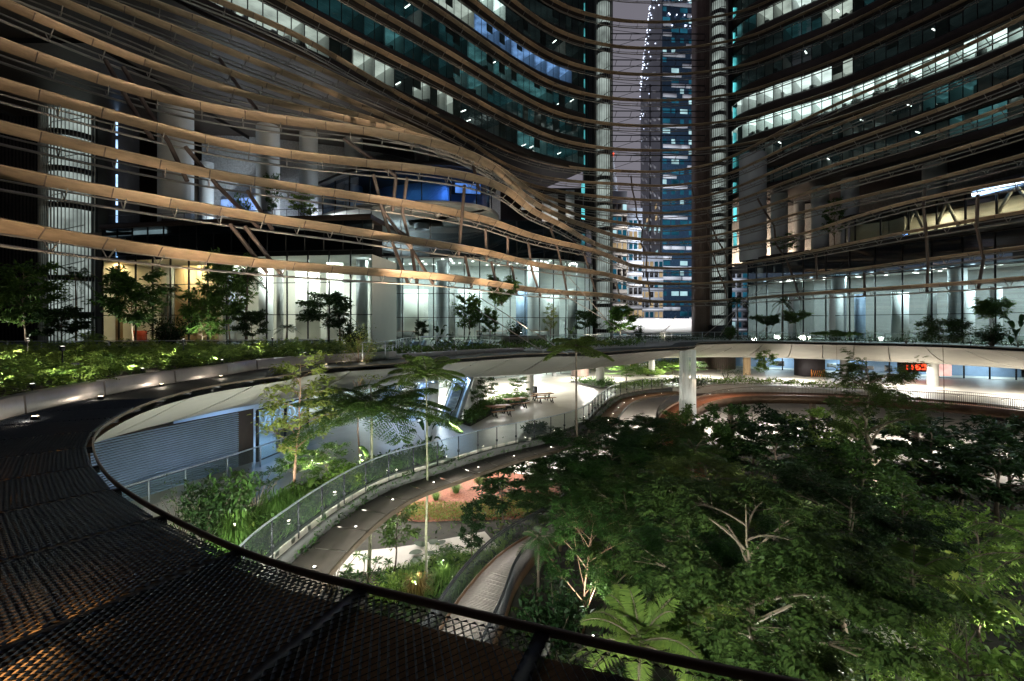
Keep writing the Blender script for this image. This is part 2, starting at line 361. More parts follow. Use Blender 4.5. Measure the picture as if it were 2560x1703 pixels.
# ================================================================ PLAN CURVES
pxA = [(1985,1703),(1592,1623),(1255,1544),(1071,1499),(900,1462),(693,1410),(545,1349),(451,1303),(346,1246),(306,1220),(264,1183),(241,1145),(231,1110),(234,1095),(245,1073),(281,1050),(332,1022),(408,994),(510,968),(600,953),(704,939),(806,921),(1010,907),(1204,892),(1332,884),(1490,881),(1628,872),(1730,866),(1760,856),(1900,854),(2100,857),(2343,862),(2560,872)]
ptsA = [G(x, y, ZA) for x, y in pxA] + [np.array(p + (ZA,)) for p in [(41., 28.), (36., 16.), (28., 7.), (18., 2.5), (9., 1.4), (4.5, 1.9)]]
EA = spline(ptsA, step=.36, closed=True)[:-1]
for _ in range(4): EA = (np.roll(EA, 1, 0) + 2 * EA + np.roll(EA, -1, 0)) / 4
NA = len(EA)
def wA(p):
    x, y = p[0], p[1]
    if x < 0 and y < 26: return float(np.interp(y, [2, 6, 9, 12, 15, 19, 26], [4.0, 2.6, 2.3, 1.9, 1.7, 2.4, 2.9]))
    return 3.0 if x < 12 or y < 20 else 2.2
WA = np.array([wA(p) for p in EA])
for _ in range(20): WA = (np.roll(WA, 1) + 2 * WA + np.roll(WA, -1)) / 4
KA = off(EA, WA, ZA, True)
WS = np.array([float(np.interp(p[1], [0, 6, 15, 25, 45, 60], [3.2, 4.5, 7.2, 8.5, 9.5, 9.5])) for p in EA])
for _ in range(30): WS = (np.roll(WS, 1) + 2 * WS + np.roll(WS, -1)) / 4
def smooth_loop(c, it):
    c = c.copy()
    for _ in range(it): c = (np.roll(c, 1, 0) + 2 * c + np.roll(c, -1, 0)) / 4
    return c
SA = smooth_loop(off(EA, WS, 8.6, True), 60)

pxR = [(594,1364),(673,1303),(827,1200),(959,1137),(1100,1101),(1230,1068),(1383,1040),(1459,1017),(1497,986),(1548,958),(1628,946)]
ptsR = [G(x, y, 6.9) for x, y in pxR] + [np.array(p + (0.,)) for p in [(23., 55.5), (30., 55.), (36.5, 50.5), (41.5, 44.5), (44.5, 38.5), (45., 31.), (40., 20.), (30., 10.), (18., 5.), (7., 4.5), (-2., 6.8), (-6.2, 9.6)]]
for p in ptsR: p[2] = ZB
RB = spline(ptsR, step=.5, closed=True)[:-1]
RB = smooth_loop(RB, 6)
iB = int(np.argmin(np.abs(RB[:, 0] - 19) + np.abs(RB[:, 1] - 54.4)))      # rails of glass up to here

# ================================================================ GROUND AND SLABS
g = MB(); xs = np.linspace(-300, 420, 25); ys = np.linspace(-120, 900, 35)
g.grid(np.array([[(x, y, 0.) for x in xs] for y in ys])); struct('garden_ground', g, M['ground'])
OUT = [(-75., -24.), (82., -24.), (82., 92.), (-75., 92.)]
def ring(loop, z0, z1, m, name):
    mb = MB(); lp = [tuple(p[:2]) for p in loop]
    mb.poly([OUT, lp], z1); mb.poly([OUT, lp], z0)
    l = np.vstack([loop, loop[:1]]); a, b = l.copy(), l.copy(); a[:, 2] = z0; b[:, 2] = z1; mb.grid(np.stack([a, b], 1))
    return struct(name, mb, m)
ring(KA[::3], 10.3, 10.96, M['terrace'], 'terrace_slab')
ring(SA[::4], 8.5, 8.62, M['ceil'], 'plaza_ceiling')
ring(RB[::2], 4.9, ZB, M['floor'], 'plaza_floor')
# paved plaza under the slab and paths in the garden (sheets a few mm above the earth)
def sheet(name, loop, z, m):
    return struct(name, MB().poly([loop], z), m)
pav = spline([G(690,1440,0)[:2], G(760,1375,0)[:2], G(850,1330,0)[:2], G(960,1260,0)[:2], (-5.8, 36.), (-2., 37.6), (3.5, 39.), (9., 45.), (18., 50.), (28., 49.), (36., 45.), (41., 38.), (60., 38.), (60., 84.), (-60., 84.), (-60., 14.), (-9., 14.)], step=1.2)
sheet('garden_paving', [tuple(p[:2]) for p in pav], .006, M['paving'])
pth = spline([G(810,1418,0), G(905,1404,0), G(1010,1392,0), G(1120,1372,0), G(1230,1350,0)], step=.8)
pth[:, 2] = .012
mb = MB(); mb.grid(np.stack([off(pth, -1.25, .012), off(pth, 1.25, .012)], 1)); struct('garden_path', mb, M['paving'])
pth2 = spline([G(1990,1500,0), G(2080,1535,0), G(2180,1600,0), G(2290,1690,0), (7., 11.5, 0)], step=.5); pth2[:, 2] = .5
mb = MB(); mb.sweep(pth2, [(-.75, -.12), (-.75, 0), (.75, 0), (.75, -.12)]); struct('stepped_garden_path', mb, M['paving'])
bed = spline([G(985,1232,0), G(1100,1196,0), G(1250,1180,0), G(1400,1215,0), G(1330,1290,0), G(1150,1302,0), G(1010,1300,0)], step=.8, closed=True)
sheet('red_mulch_bed', [tuple(p[:2]) for p in bed[:-1]], .018, M['mulch'])

# ================================================================ THE RING CANOPY OF METAL MESH
can = thing('mesh_canopy', 'dark ring canopy of expanded metal mesh panels with a copper edge around the garden', 'canopy', (-7., 9., ZA))
ZC_ = ZA - .02
i0 = int(np.argmin(np.hypot(EA[:, 0] - 4.2, EA[:, 1] - 1.9)))            # panels are laid from under the photographer's right
Lseg = np.linalg.norm(np.roll(EA, -1, 0) - EA, axis=1)
npan = int(round(Lseg.sum() / 1.44)); S = np.r_[0, np.cumsum(Lseg)]
def atS(c, s):
    s = s % S[-1]; cc = np.vstack([c, c[:1]]); return np.array([np.interp(s, S, cc[:, k]) for k in range(3)])
s0 = S[i0]
def strand_panel(a0, a1, b0, b1):
    """expanded metal between four corners: tilted zigzag strands that meet at their peaks"""
    Lu = (np.linalg.norm(a1 - a0) + np.linalg.norm(b1 - b0)) / 2; Lv = (np.linalg.norm(b0 - a0) + np.linalg.norm(b1 - a1)) / 2
    nu = max(4, int(Lu / .032)); nv = max(2, int(Lv / .046)); u = np.linspace(0, 1, nu + 1)
    mb = MB(); sw = .027 / Lv
    for j in range(nv + 1):
        v = (j + .5 * np.where((np.arange(nu + 1) + j) % 2 == 0, 1, -1) * .96) / nv
        rows = []
        for dv, dz in ((-sw / 2, -.009), (sw / 2, .009)):
            vv = np.clip(v + dv, 0, 1)[:, None]; uu = u[:, None]
            p = (a0 * (1 - uu) + a1 * uu) * (1 - vv) + (b0 * (1 - uu) + b1 * uu) * vv
            p[:, 2] += dz; rows.append(p)
        mb.grid(np.stack(rows, 1))
    return mb
nfar = 0
for k in range(npan):
    sa, sb = s0 + S[-1] * k / npan, s0 + S[-1] * (k + 1) / npan; sm = (sa + sb) / 2; g_ = .035
    a0, a1 = atS(EA, sa + g_), atS(EA, sb - g_); b0, b1 = atS(KA, sa + g_), atS(KA, sb - g_)
    d = b0 - a0; a0 = a0 + unit(b0 - a0) * .09; a1 = a1 + unit(b1 - a1) * .09
    c = (a0 + a1 + b0 + b1) / 4
    near = math.hypot(c[0], c[1]) < 17 and k < npan * .45
    for q in (a0, a1, b0, b1): q[2] = ZC_
    if near: part('mesh_panel', strand_panel(a0, a1, b0, b1), M['mesh'], can)
    else:
        n = 14; mb = MB(); rows = []
        for i in range(n + 1):                                           # ribbed sheet, herringbone to the neighbour
            f = i / n; sh = .25 * (1 if k % 2 else -1) / n
            p = a0 * (1 - f) + a1 * f; q = b0 * (1 - f) + b1 * f; dz = .012 * (1 if i % 2 else -1)
            rows.append([p + [0, 0, dz], (p + q) / 2 + [0, 0, dz], q + [0, 0, dz]])
        part('mesh_panel', mb.grid(rows), M['meshfar'], can)
    p, q = atS(EA, sa), atS(KA, sa)
    part('support_rib', MB().bar(p + [0, 0, -.075], q + [0, 0, -.075], .10, .09), M['black'], can)
cross = MB()
for f in (.36, .72):
    c = EA * (1 - f) + KA * f; c[:, 2] = ZC_ - .16; cc = np.vstack([c, c[:1]])[::2]
    cross.sweep(cc, [(-.035, -.05), (-.035, .05), (.035, .05), (.035, -.05)])
part('purlin', cross, M['black'], can)
ed = MB(); e = EA[::1].copy(); e[:, 2] = ZA
ed.sweep(e, [(-.006, -.05), (-.012, .0), (-.004, .014), (.012, .014), (.018, .0), (.010, -.05)], closed=True)
part('edge_trim', ed, M['trim'], can, True)
# sloping soffit panels from the edge down to the plaza ceiling
nso = int(S[-1] / 2.9)
for k in range(nso):
    mb = MB(); rows = []
    for i in range(5):
        s = S[-1] * (k + .012 + (i / 4) * .976) / nso
        a, b = atS(EA, s), atS(SA, s); a = a + unit(np.r_[(b - a)[:2], 0]) * .12; a[2] = ZA - .26; row = []
        for f in np.linspace(0, 1, 7):
            p = a * (1 - f) + b * f; p[2] = (ZA - .26) * (1 - f) + 8.62 * f - .42 * math.sin(math.pi * f); row.append(p)
        rows.append(row)
    part('soffit_panel', mb.grid(rows), M['soffit'], can, True)

for k in range(nso):
    sm = S[-1] * (k + .5) / nso; c = atS(EA, sm)
    if math.hypot(c[0], c[1]) > 16 or c[0] > 8: continue
    rows = []
    for i in range(5):
        s = S[-1] * (k + i / 4) / nso; a, b = atS(EA, s), atS(KA, s) ; d_ = unit(b - a); row = []
        for f in (0.0, .3, .6, 1.1): p = a + d_ * (np.linalg.norm(b - a) * f + .04); p[2] = ZA - .17 - .9 * f; row.append(p)
        rows.append(row)
    part('liner', MB().grid(rows), M['liner'], can)  # added sheet under the mesh, carries the painted amber light patches
# ---------------------------------------------------------------- planter kerb along the canopy
kb = thing('planter_kerb', 'brushed metal kerb of long panels edging the terrace planter', 'kerb', tuple(KA[0]))
nk = int(S[-1] / 2.35)
for k in range(nk):
    s = [S[-1] * (k + .012 + f * .976) / nk for f in np.linspace(0, 1, 5)]
    c = np.array([atS(KA, x) for x in s])
    if c[2][0] > 15 or (c[2][1] > 35 and c[2][0] > 0): continue
    hgt = .40 if c[2][1] < 28 else .22
    c[:, 2] = ZA
    pr = [(.02, 0), (.05, hgt), (.30, hgt + .03), (.30, 0)]
    part('kerb_panel', MB().sweep(c, pr), M['kerb'], kb)
# small uplights standing on the mesh beside the kerb
for i, (x, y) in enumerate([(88,1048),(252,997),(404,965),(552,944),(815,914),(905,906)]):
    p = G(x, y, ZA); t = thing('deck_light', ['round lit uplight on the mesh at the nearest end of the kerb', 'lit uplight on the mesh by the second kerb panel', 'small lit uplight on the mesh under the planter shrubs', 'tiny lit uplight on the mesh left of the slender tree', 'tiny lit uplight on the mesh right of the slender tree', 'tiny lit uplight on the mesh behind the bare shrub'][i], 'light', tuple(p), 'uplights on the mesh canopy')
    obj('lamp_body', MB().lathe((0, 0, 0), [(.0, .0), (.075, .0), (.075, .05), (.055, .07)], 12).mesh('lamp_body', M['dsteel']), t, (0, 0, 0))
    obj('lamp_lens', MB().lathe((0, 0, 0), [(.0, .075), (.06, .068)], 12).mesh('lamp_lens', EM['spotw']), t, (0, 0, 0))
    lamp_point('deck_light_lamp', (p[0], p[1], p[2] + .16), 4.5, (1, .86, .68), .05)

# ================================================================ PLAZA EDGE: ledge, glass balustrade, planter strip
led = thing('plaza_ledge', 'curved ledge of dark panels outside the plaza balustrade tinted warm at the far bend as if lit', 'ledge', tuple(RB[0]))
Lr = np.linalg.norm(np.roll(RB, -1, 0) - RB, axis=1); SR = np.r_[0, np.cumsum(Lr)]
def atR(c, s):
    s = s % SR[-1]; cc = np.vstack([c, c[:1]]); return np.array([np.interp(s, SR, cc[:, k]) for k in range(3)])
SB_end = SR[iB]; lo = off(RB, -.40, 5.32, True); li = off(RB, -1.85, 5.25, True)
li = smooth_loop(li, 8)
k = 0; s = -9.0
while s < SB_end:
    e2 = min(s + 1.75, SB_end); rows = []
    for f in np.linspace(.012, .988, 4):
        x = s + (e2 - s) * f; a, b = atR(lo, x), atR(li, x); rows.append([a + [0, 0, -.12], a, b, b + [0, 0, -.12]])
    far = atR(RB, s)[1] > 35.5
    part('ledge_panel', MB().grid(rows), M['ledge_warmlit' if far else 'ledge'], led); s += 1.75  # far panels take the copy tinted as warmly lit
fs = MB(); cc = np.array([atR(li, x) for x in np.arange(-9, SB_end, .5)]); fs.sweep(cc, [(-.02, -.16), (-.02, .03), (.05, .03), (.05, -.16)]); part('edge_trim', fs, M['trim'], led)
cc2 = np.array([atR(li, x) for x in np.arange(-9, SB_end, .6)]); ac = np.array([atR(RB, x) for x in np.arange(-9, SB_end, .6)])
rows = []
for a, b in zip(cc2, ac): rows.append([a + [0, 0, -.14], a * .5 + b * .5 + [0, 0, -.62], np.array([b[0], b[1], 4.75])])
part('underside', MB().grid(rows), M['soffit'], led, True)
kb2 = MB(); cc3 = np.array([atR(RB, x) for x in np.arange(-9, SB_end, .5)]); c4 = off(cc3, -.28); kb2.sweep(c4, [(-.10, -.62), (-.10, -.12), (.10, -.12), (.10, -.62)]); part('upstand', kb2, M['kerbdark'], led)
LL = [f'{a} square light along the plaza ledge counted from the photographer, set in {"dark" if n < 9 else "warm light tinted"} panels' for n, a in enumerate('first second third fourth fifth sixth seventh eighth ninth tenth eleventh twelfth thirteenth fourteenth fifteenth sixteenth seventeenth eighteenth nineteenth twentieth'.split())]
for i, x in enumerate(np.arange(2.0, SB_end, 3.1)):
    p = atR(off(RB, -1.25, 5.30, True), x); far = p[1] > 35
    t = thing('ledge_light', LL[i], 'light', tuple(p), 'lights set in the plaza ledge')
    obj('lamp_body', MB().box((0, 0, .012), (.13, .13, .03)).mesh('lamp_body', M['dsteel']), t, (0, 0, 0))
    obj('lamp_lens', MB().box((0, 0, .034), (.075, .075, .012)).mesh('lamp_lens', EM['spot']), t, (0, 0, 0))
    lamp_point('ledge_light_lamp', (p[0], p[1], p[2] + .16), 1.1, (1, .88, .7), .04)

bal = thing('glass_balustrade', 'clear glass balustrade with steel handrail curving along the plaza edge', 'balustrade', tuple(RB[0]))
s = -6.0; post = MB()
while s < SB_end:
    c = np.array([atR(RB, s + f * 1.55) for f in (.02, .35, .66, .98)]); lo_, hi_ = c.copy(), c.copy(); lo_[:, 2] = ZB - .22; hi_[:, 2] = ZB + 1.06
    part('glass_panel', MB().grid(np.stack([lo_, hi_], 1)), M['rail'], bal)
    p = atR(RB, s); pm = MB(); pm.bar(p + [0, 0, -.2], p + [0, 0, 1.06], .05, .05); pm.bar(p + [0, 0, .2], p + [0, 0, .32], .12, .08); part('post', pm, M['dsteel'], bal)
    s += 1.55
hr = MB(); cc = np.array([atR(RB, x) for x in np.arange(-6, SB_end, .5)]); cc[:, 2] = ZB + 1.09; hr.tube(cc, .035, 6); part('handrail', hr, M['esc'], bal, True)

# ================================================================ COPPER RED WALKWAY RAMP with picket rails
rampc = spline([(46., 33., 5.75), (44.2, 38.2, 5.7), (40.5, 43.2, 5.7), (34., 47., 5.7), (27.5, 48.9, 5.65), (22., 48.4, 5.55), (17.6, 46., 5.2), (14.4, 42., 4.5), (12.9, 37.5, 3.6), (12.4, 32.5, 2.6)], step=.6)
ramp = thing('curved_ramp', 'bronze sided ramp curving from the plaza down into the garden behind the waterfall', 'ramp', tuple(rampc[20]))
part('walkway', MB().sweep(rampc, [(-1.2, -.14), (-1.2, 0), (1.2, 0), (1.2, -.14)]), M['redramp'], ramp)
for sd in (-1, 1):
    c = off(rampc, sd * 1.3); part('side_beam', MB().sweep(c, [(-.09, -.62), (-.09, .16), (.09, .16), (.09, -.62)]), M['bronzebeam'], ramp)
    pk = MB(); cr = off(rampc, sd * 1.22); fine = spline(cr, step=.13)
    for p in fine: pk.bar(p + [0, 0, .1], p + [0, 0, 1.05], .014)
    part('picket_rail', pk, M['dsteel'], ramp, kind='stuff')
    part('handrail', MB().tube(cr + [0, 0, 1.06], .03, 5), M['trim'], ramp)
for x in (10, 24, 38, 52):
    p = rampc[min(x, len(rampc) - 1)]; part('column', MB().lathe((p[0], p[1], 0), [(.3, 0), (.3, p[2] - .6)], 14), M['brown'], ramp, True)
for iq, q in enumerate(rampc[4:60:5]):
    n = off(rampc, 1.05)[np.argmin(np.linalg.norm(rampc - q, axis=1))]
    t = thing('rail_light', 'tiny warm light under the ramp handrail, ' + 'first second third fourth fifth sixth seventh eighth ninth tenth eleventh twelfth'.split()[iq] + ' from its right end', 'light', tuple(n + [0, 0, .9]), 'lights under the ramp handrail')
    obj('lamp_body', MB().box((0, 0, 0), (.14, .1, .05)).mesh('lamp_body', M['dsteel']), t, (0, 0, 0)); obj('lamp_lens', MB().box((0, 0, -.03), (.1, .07, .02)).mesh('lamp_lens', EM['spot']), t, (0, 0, 0))
lamp_area('ramp_wash', (20, 46, 8.0), 10, 3, 160, (1, .72, .5), (19, 47, 5))

# ================================================================ TIMBER FOOTBRIDGE
bl = [G(x, y, 1.5) for x, y in [(1100,1580),(1145,1507),(1219,1418),(1277,1369),(1385,1306)]]; br = [G(x, y, 1.5) for x, y in [(1222,1620),(1255,1543),(1283,1459),(1359,1364),(1452,1312)]]
bl = [bl[0] + (bl[0] - bl[1])] + bl + [np.array([4.6, 31.4, 1.5])]; br = [br[0] + (br[0] - br[1])] + br + [np.array([6.2, 30.2, 1.5])]
BLc, BRc = smooth(spline(bl, n=60), 8), smooth(spline(br, n=60), 8)
fb = thing('footbridge', 'curved timber footbridge with dark picket railings through the planting', 'bridge', tuple(BLc[20]))
nb = 190
for i in range(nb):
    f0, f1 = (i + .05) / nb, (i + .95) / nb; idx = np.linspace(0, 1, 60)
    def at(c, f): return np.array([np.interp(f, idx, c[:, k]) for k in range(3)])
    a, b, c, d = at(BLc, f0), at(BRc, f0), at(BRc, f1), at(BLc, f1); dz = RNG.uniform(-.006, .006)
    v = [p + [0, 0, z + dz] for z in (-.05, 0) for p in (a, b, c, d)]
    part('plank', MB().add(v, [[0,3,2,1],[4,5,6,7],[0,1,5,4],[1,2,6,5],[2,3,7,6],[3,0,4,7]]), M['wood'], fb)
for c, nm in ((BLc, 1), (BRc, -1)):
    c1 = off(c, .06 * nm); part('side_beam', MB().sweep(c1, [(-.05, -.38), (-.05, .07), (.05, .07), (.05, -.38)]), M['bronzebeam'], fb)
    pk = MB(); fine = spline(off(c, .10 * nm), step=.125)
    for p in fine: pk.bar(p + [0, 0, .0], p + [0, 0, 1.08], .024)
    part('picket_rail', pk, M['dsteel'], fb, kind='stuff')
    for hgt in (1.1, .98): part('rail', MB().sweep(fine[::3] + [0, 0, hgt], [(-.03, -.018), (-.03, .018), (.03, .018), (.03, -.018)]), M['dsteel'], fb)
pm = MB()
for p in BLc[8::14]: pm.bar((p[0] + .8, p[1], 0), (p[0] + .8, p[1], 1.45), .2)
part('pier', pm, M['brown'], fb)
# ================================================================ OFFICE TOWERS
FL = spline([(-31., 26.), (-27., 33.), (-21.2, 40.8), (-16.9, 46.1), (-9.3, 54.8), (-.5, 65.5), (5., 71.), (11.6, 75.2)], step=1.25)
FR = spline([(36.2, 80.), (36.6, 75.5), (38.8, 71.6), (44.4, 65.4), (48.4, 58.6), (51.3, 52.5), (52.8, 48.4), (54., 42.), (55., 34.), (55.5, 26.)], step=1.25)
WH = 2.3
def rowz(r): return EYE + 25.6 + 4.1 * r
def lit_left(r, px):
    R = random.random()
    if r == 4 and 1095 < px < 1262: return 'bright'
    if r == 3 and 1108 < px < 1186: return 'cream'
    if r == 3 and (1217 < px < 1276 or 1308 < px < 1408): return 'blue'
    if r == 0 and (px < 700 or 730 < px < 1035 or 1060 < px < 1130 or 1250 < px < 1290): return 'cream' if R < .72 else 'dim'
    if r == 0 and px < 1330: return 'tealhi' if R < .6 else 'dim'
    if r == 1 and R < .12: return 'cream'
    if r in (1, 2): return 'tealhi' if R < .45 else 'teal'
    return 'teal' if R < .62 else ('dim' if R < .95 else 'tealhi')
def lit_right(r, px):
    R = random.random()
    if r == 1: return 'bright'
    if r == 2 and px < 2095: return 'white' if px < 2060 else 'cream'
    if r == 5 and (1880 < px < 1945): return 'cream'
    if r == 5 and px > 1960: return 'white'
    if r == 4 and R < .45 and px < 2180: return 'cream' if R < .15 else 'dim'
    if r == 0 and 2330 < px < 2540: return 'dim' if R < .4 else 'tealhi'
    return 'dim' if R < .8 else ('teal' if R < .97 else 'tealhi')
pane_mesh = {}
def office_tower(name, label, path, rows, lit, r0=0):
    tw = thing(name, label, 'office tower', (path[len(path)//2][0], path[len(path)//2][1], EYE + 25))
    N = normals2(path); allp = []
    for r in range(r0, rows):
        z0 = rowz(r); z1 = z0 + WH; zn = rowz(r + 1)
        lo_ = path.copy(); lo_[:, 2] = z1 + .06
        part('spandrel', MB().sweep(lo_, [(-.16, 0), (-.30, .30), (-.30, zn - z1 - .35), (-.12, zn - z1 - .10), (.25, zn - z1 - .10), (.25, 0)]), M['spandrel'], tw)
        fr = MB()
        for zz in (z0 + .0, z1 + .0):
            c = path.copy(); c[:, 2] = zz; fr.sweep(c, [(-.05, -.05), (-.05, .05), (.06, .05), (.06, -.05)])
        for p in path: fr.bar((p[0], p[1], z0), (p[0], p[1], z1), .06, .10)
        band = part('window_frame', fr, M['mull'], tw)
        # rooms behind the glass
        rm = MB(); b = off(path, 5.0); f = off(path, .12)
        rm.grid(np.stack([np.c_[f[:, :2], np.full(len(f), z0)], np.c_[b[:, :2], np.full(len(f), z0)], np.c_[b[:, :2], np.full(len(f), z1 + .3)]], 1))
        states = {}; i = 0
        pxs = [topx(p)[0] for p in path]
        while i < len(path) - 1:
            w = random.choice([2, 3, 4, 5, 7]); j = min(i + w, len(path) - 1); st = lit(r, pxs[(i + j) // 2])
            if lit(r, pxs[i]) in ('bright', 'white', 'blue', 'cream'): j = min(i + 2, len(path) - 1); st = lit(r, pxs[i])
            states.setdefault(st, []).append((i, j))
            for k in (j,):
                rm.add([(*f[k][:2], z0), (*b[k][:2], z0), (*b[k][:2], z1 + .3), (*f[k][:2], z1 + .3)], [[0, 1, 2, 3]])
            i = j
        part('room', rm, M['white'], tw)
        for st, segs in states.items():
            cm = MB(); dk = MB(); hasd = False
            for i, j in segs:
                cm.add(np.vstack([np.c_[f[i:j+1, :2], np.full(j+1-i, z1 + .28)], np.c_[b[i:j+1, :2], np.full(j+1-i, z1 + .28)]]), [[k, k + 1, k + 1 + (j+1-i), k + (j+1-i)] for k in range(j - i)])
                for k in range(i, j):
                    if st in ('bright', 'white', 'cream', 'tealhi') and random.random() < .55:
                        q = path[k] + N[k] * random.uniform(.5, 1.6); hasd = True
                        dk.box((q[0], q[1], z0 + .36), (random.uniform(.3, 1.1), random.uniform(.3, .9), random.uniform(.4, .8)), random.random() * 3)
                    if random.random() < .10:
                        q = path[k] + N[k] * 3.2; hasd = True; dk.box((q[0], q[1], z0 + 1.1), (.5, .5, 2.2))
            part('glow_ceiling', cm, EM[st], tw)  # whole ceilings glow; teal and dim ones put light into unlit rooms
            if hasd: part('furniture', dk, M['greywall'], tw, kind='stuff')
        bl_ = MB(); kb_ = 0
        for i in range(len(path) - 1):
            if random.random() < (.24 if lit(r, pxs[i]) not in ('bright', 'white', 'blue') else .10):
                a_, c_ = off(path, .22)[i], off(path, .22)[i + 1]; d_ = WH * random.choice([.3, .45, .6, .95]); kb_ += 1
                bl_.add([(*a_[:2], z1 - d_), (*c_[:2], z1 - d_), (*c_[:2], z1), (*a_[:2], z1)], [[0, 1, 2, 3]])
        if kb_: part('blind', bl_, M['card'] if r % 2 else M['concrete'], tw, kind='stuff')
        gl = MB(); k_ = 0
        for i in range(len(path) - 1):
            if lit(r, pxs[i]) in ('teal', 'dim', 'tealhi') and random.random() < .16:
                q = path[i] + N[i] * random.uniform(1, 4); a = math.atan2(N[i][1], N[i][0]); k_ += 1
                gl.box((q[0], q[1], z1 + .2), (.9, .14, .05), a)
        if k_: part('streak_bar', gl, EM['ceilpanel'], tw, kind='stuff')  # glowing bars added at random in place of reflected streaks on unlit panes
        for i in range(len(path) - 1):
            a, b_ = path[i], path[i + 1]; m_ = (a + b_) / 2; px, py = topx((m_[0], m_[1], z0 + 1))
            vis = -40 < px < 2600 and py > -60
            allp.append((not vis, np.hypot(*m_[:2]), r, i, band))
    allp.sort(key=lambda t: t[:4]); rest = MB(); nrest = 0
    if path is FL: key = 'a'
    else: key = 'b'
    if key not in pane_mesh:
        mb = MB(); mb.add([(-.585, 0, .05), (.585, 0, .05), (.585, 0, WH - .05), (-.585, 0, WH - .05)], [[0, 1, 2, 3]]); pane_mesh[key] = mb.mesh('pane', M['pane'])
    for n_, (nv, d, r, i, band) in enumerate(allp):
        a, b_ = path[i], path[i + 1]; m_ = (a + b_) / 2; ang = math.atan2(b_[1] - a[1], b_[0] - a[0])
        if n_ < 298 and not nv:
            o = obj('pane', pane_mesh[key]); o.parent = band; w = tw.location
            o.location = (m_[0], m_[1], rowz(r)); o.rotation_euler = (random.uniform(-.006, .006), 0, ang + random.uniform(-.006, .006))
        else:
            rest.add([(a[0], a[1], rowz(r) + .05), (b_[0], b_[1], rowz(r) + .05), (b_[0], b_[1], rowz(r) + WH - .05), (a[0], a[1], rowz(r) + WH - .05)], [[0, 1, 2, 3]]); nrest += 1
    if nrest: part('pane_field', rest, M['pane'], tw, kind='stuff')
    b = off(path, 16); u = np.stack([np.c_[path[:, :2], np.full(len(path), rowz(r0) - 1.0)], np.c_[b[:, :2], np.full(len(path), rowz(r0) - 1.0)]], 1)
    f0 = path.copy(); f0[:, 2] = rowz(r0) - 1.0; part('base_band', MB().sweep(f0, [(-.2, 0), (-.3, .2), (-.3, .9), (.2, .9), (.2, 0)]), M['spandrel'], tw)
    part('underside', MB().grid(u), M['plum'], tw)
    bb = MB(); t2 = path.copy(); t2[:, 2] = rowz(rows); bb.sweep(t2, [(.0, 0), (.0, 45), (15, 45), (15, 0)])
    bk = off(path, 5.3); bk[:, 2] = rowz(r0) - 1; bb.grid(np.stack([bk, bk + [0, 0, 4.1 * (rows - r0) + 1]], 1)); part('upper_mass', bb, M['brick'], tw)
    return tw
office_tower('curved_office_tower', 'curved office tower on the left with teal dark windows and a few lit rooms', FL, 8, lit_left)
office_tower('curved_office_tower', 'curved office tower on the right with one whole floor of bright white windows', FR, 8, lit_right, -1)

# ---------------------------------------------------------------- stair cores
def stair_tower(name, label, cx, cy, r, z0, z1, step, zoff=0., nf=22, first=None):
    t = thing(name, label, 'stair tower', (cx, cy, z0))
    a0, a1 = math.radians(180 + 5), math.radians(360 - 5)
    w = MB(); w.lathe((cx, cy, 0), [(r * .80, z0), (r * .80, z1)], 18, a0, a1); part('glow_wall', w, EM['stair'], t)  # wall glows by itself, the stairwell light is put into its emission
    ins = MB(); ins.lathe((cx, cy, 0), [(r * .98, z0), (r * .98, z1)], 18, math.radians(0), math.radians(180)); part('back_shell', ins, M['black'], t)
    z = z0 + zoff; k = 0
    while z < z1:
        l = MB(); l.lathe((cx, cy, 0), [(r * .78, z - .27), (r * 1.0, z - .30), (r * 1.0, z + .27), (r * .78, z + .30)], 16, a0, a1); part('landing', l, M['black'], t)
        h = MB(); h.tube([(cx - r * .9, cy - r * .45, z), (cx, cy - r * .92, z + step * .25), (cx + r * .9, cy - r * .45, z + step * .5)], .05, 4); part('stair_rail', h, M['dsteel'], t)
        z += step
    fm = MB(); fm.box((0, 0, (z1 - z0) / 2), (.05, .16, z1 - z0)); me = fm.mesh('fin', M['rib'])
    for i in range(nf):
        a = a0 + (a1 - a0) * (i + .5) / nf
        o = obj('fin', me); o.parent = t; o.location = (r * 1.05 * math.cos(a), r * 1.05 * math.sin(a), 0); o.rotation_euler = (0, 0, a + math.pi / 2)
    return t
ZT = EYE + 60
stair_tower('stair_tower', 'lit stair drum with vertical fins at the far left behind the bronze blades', -51.4, 55, 2.75, ZA, ZT, 4.1, 3.2, 26)
stair_tower('stair_tower', 'narrow lit stair drum beside the sky gap on its left side', 14.9, 76.4, 1.35, ZA, ZT, 4.1, 1.0, 12)
stair_tower('stair_tower', 'narrow lit stair drum right of the brown core by the sky gap', 33.6, 76.4, 1.3, ZA, ZT, 2.05, 1.2, 14)
def core(name, label, boxes, strip=None):
    t = thing(name, label, 'lift core', (boxes[0][1][0], boxes[0][1][1], 0))
    for nm, c, d, m in boxes:
        part(nm, MB().box(c, d), M[m], t)
        if d[2] > 30:
            mb = MB(); n = int(d[0] / .3)
            for i in range(n): mb.box((c[0] - d[0] / 2 + (i + .5) * d[0] / n, c[1] - d[1] / 2 - .04, c[2]), (.07, .09, d[2]))
            part('cladding_rib', mb, M[m], t, kind='stuff')
    if strip:
        z = ZA + 16
        while z < ZT: part('cyan_strip', MB().box((strip[0], strip[1], z), (.55, .1, 2.2)), EM['cyan'], t); z += 4.1
        if len(strip) > 2: part('led_line', MB().box((strip[0], strip[1], 30), (.14, .1, 40)), EM['led'], t)
core('lift_core', 'black clad lift core left of the sky gap with a broken cyan light line', [('shaft', (12.75, 77.2, 36), (1.9, 2.2, 74), 'black')], (11.5, 75.9))
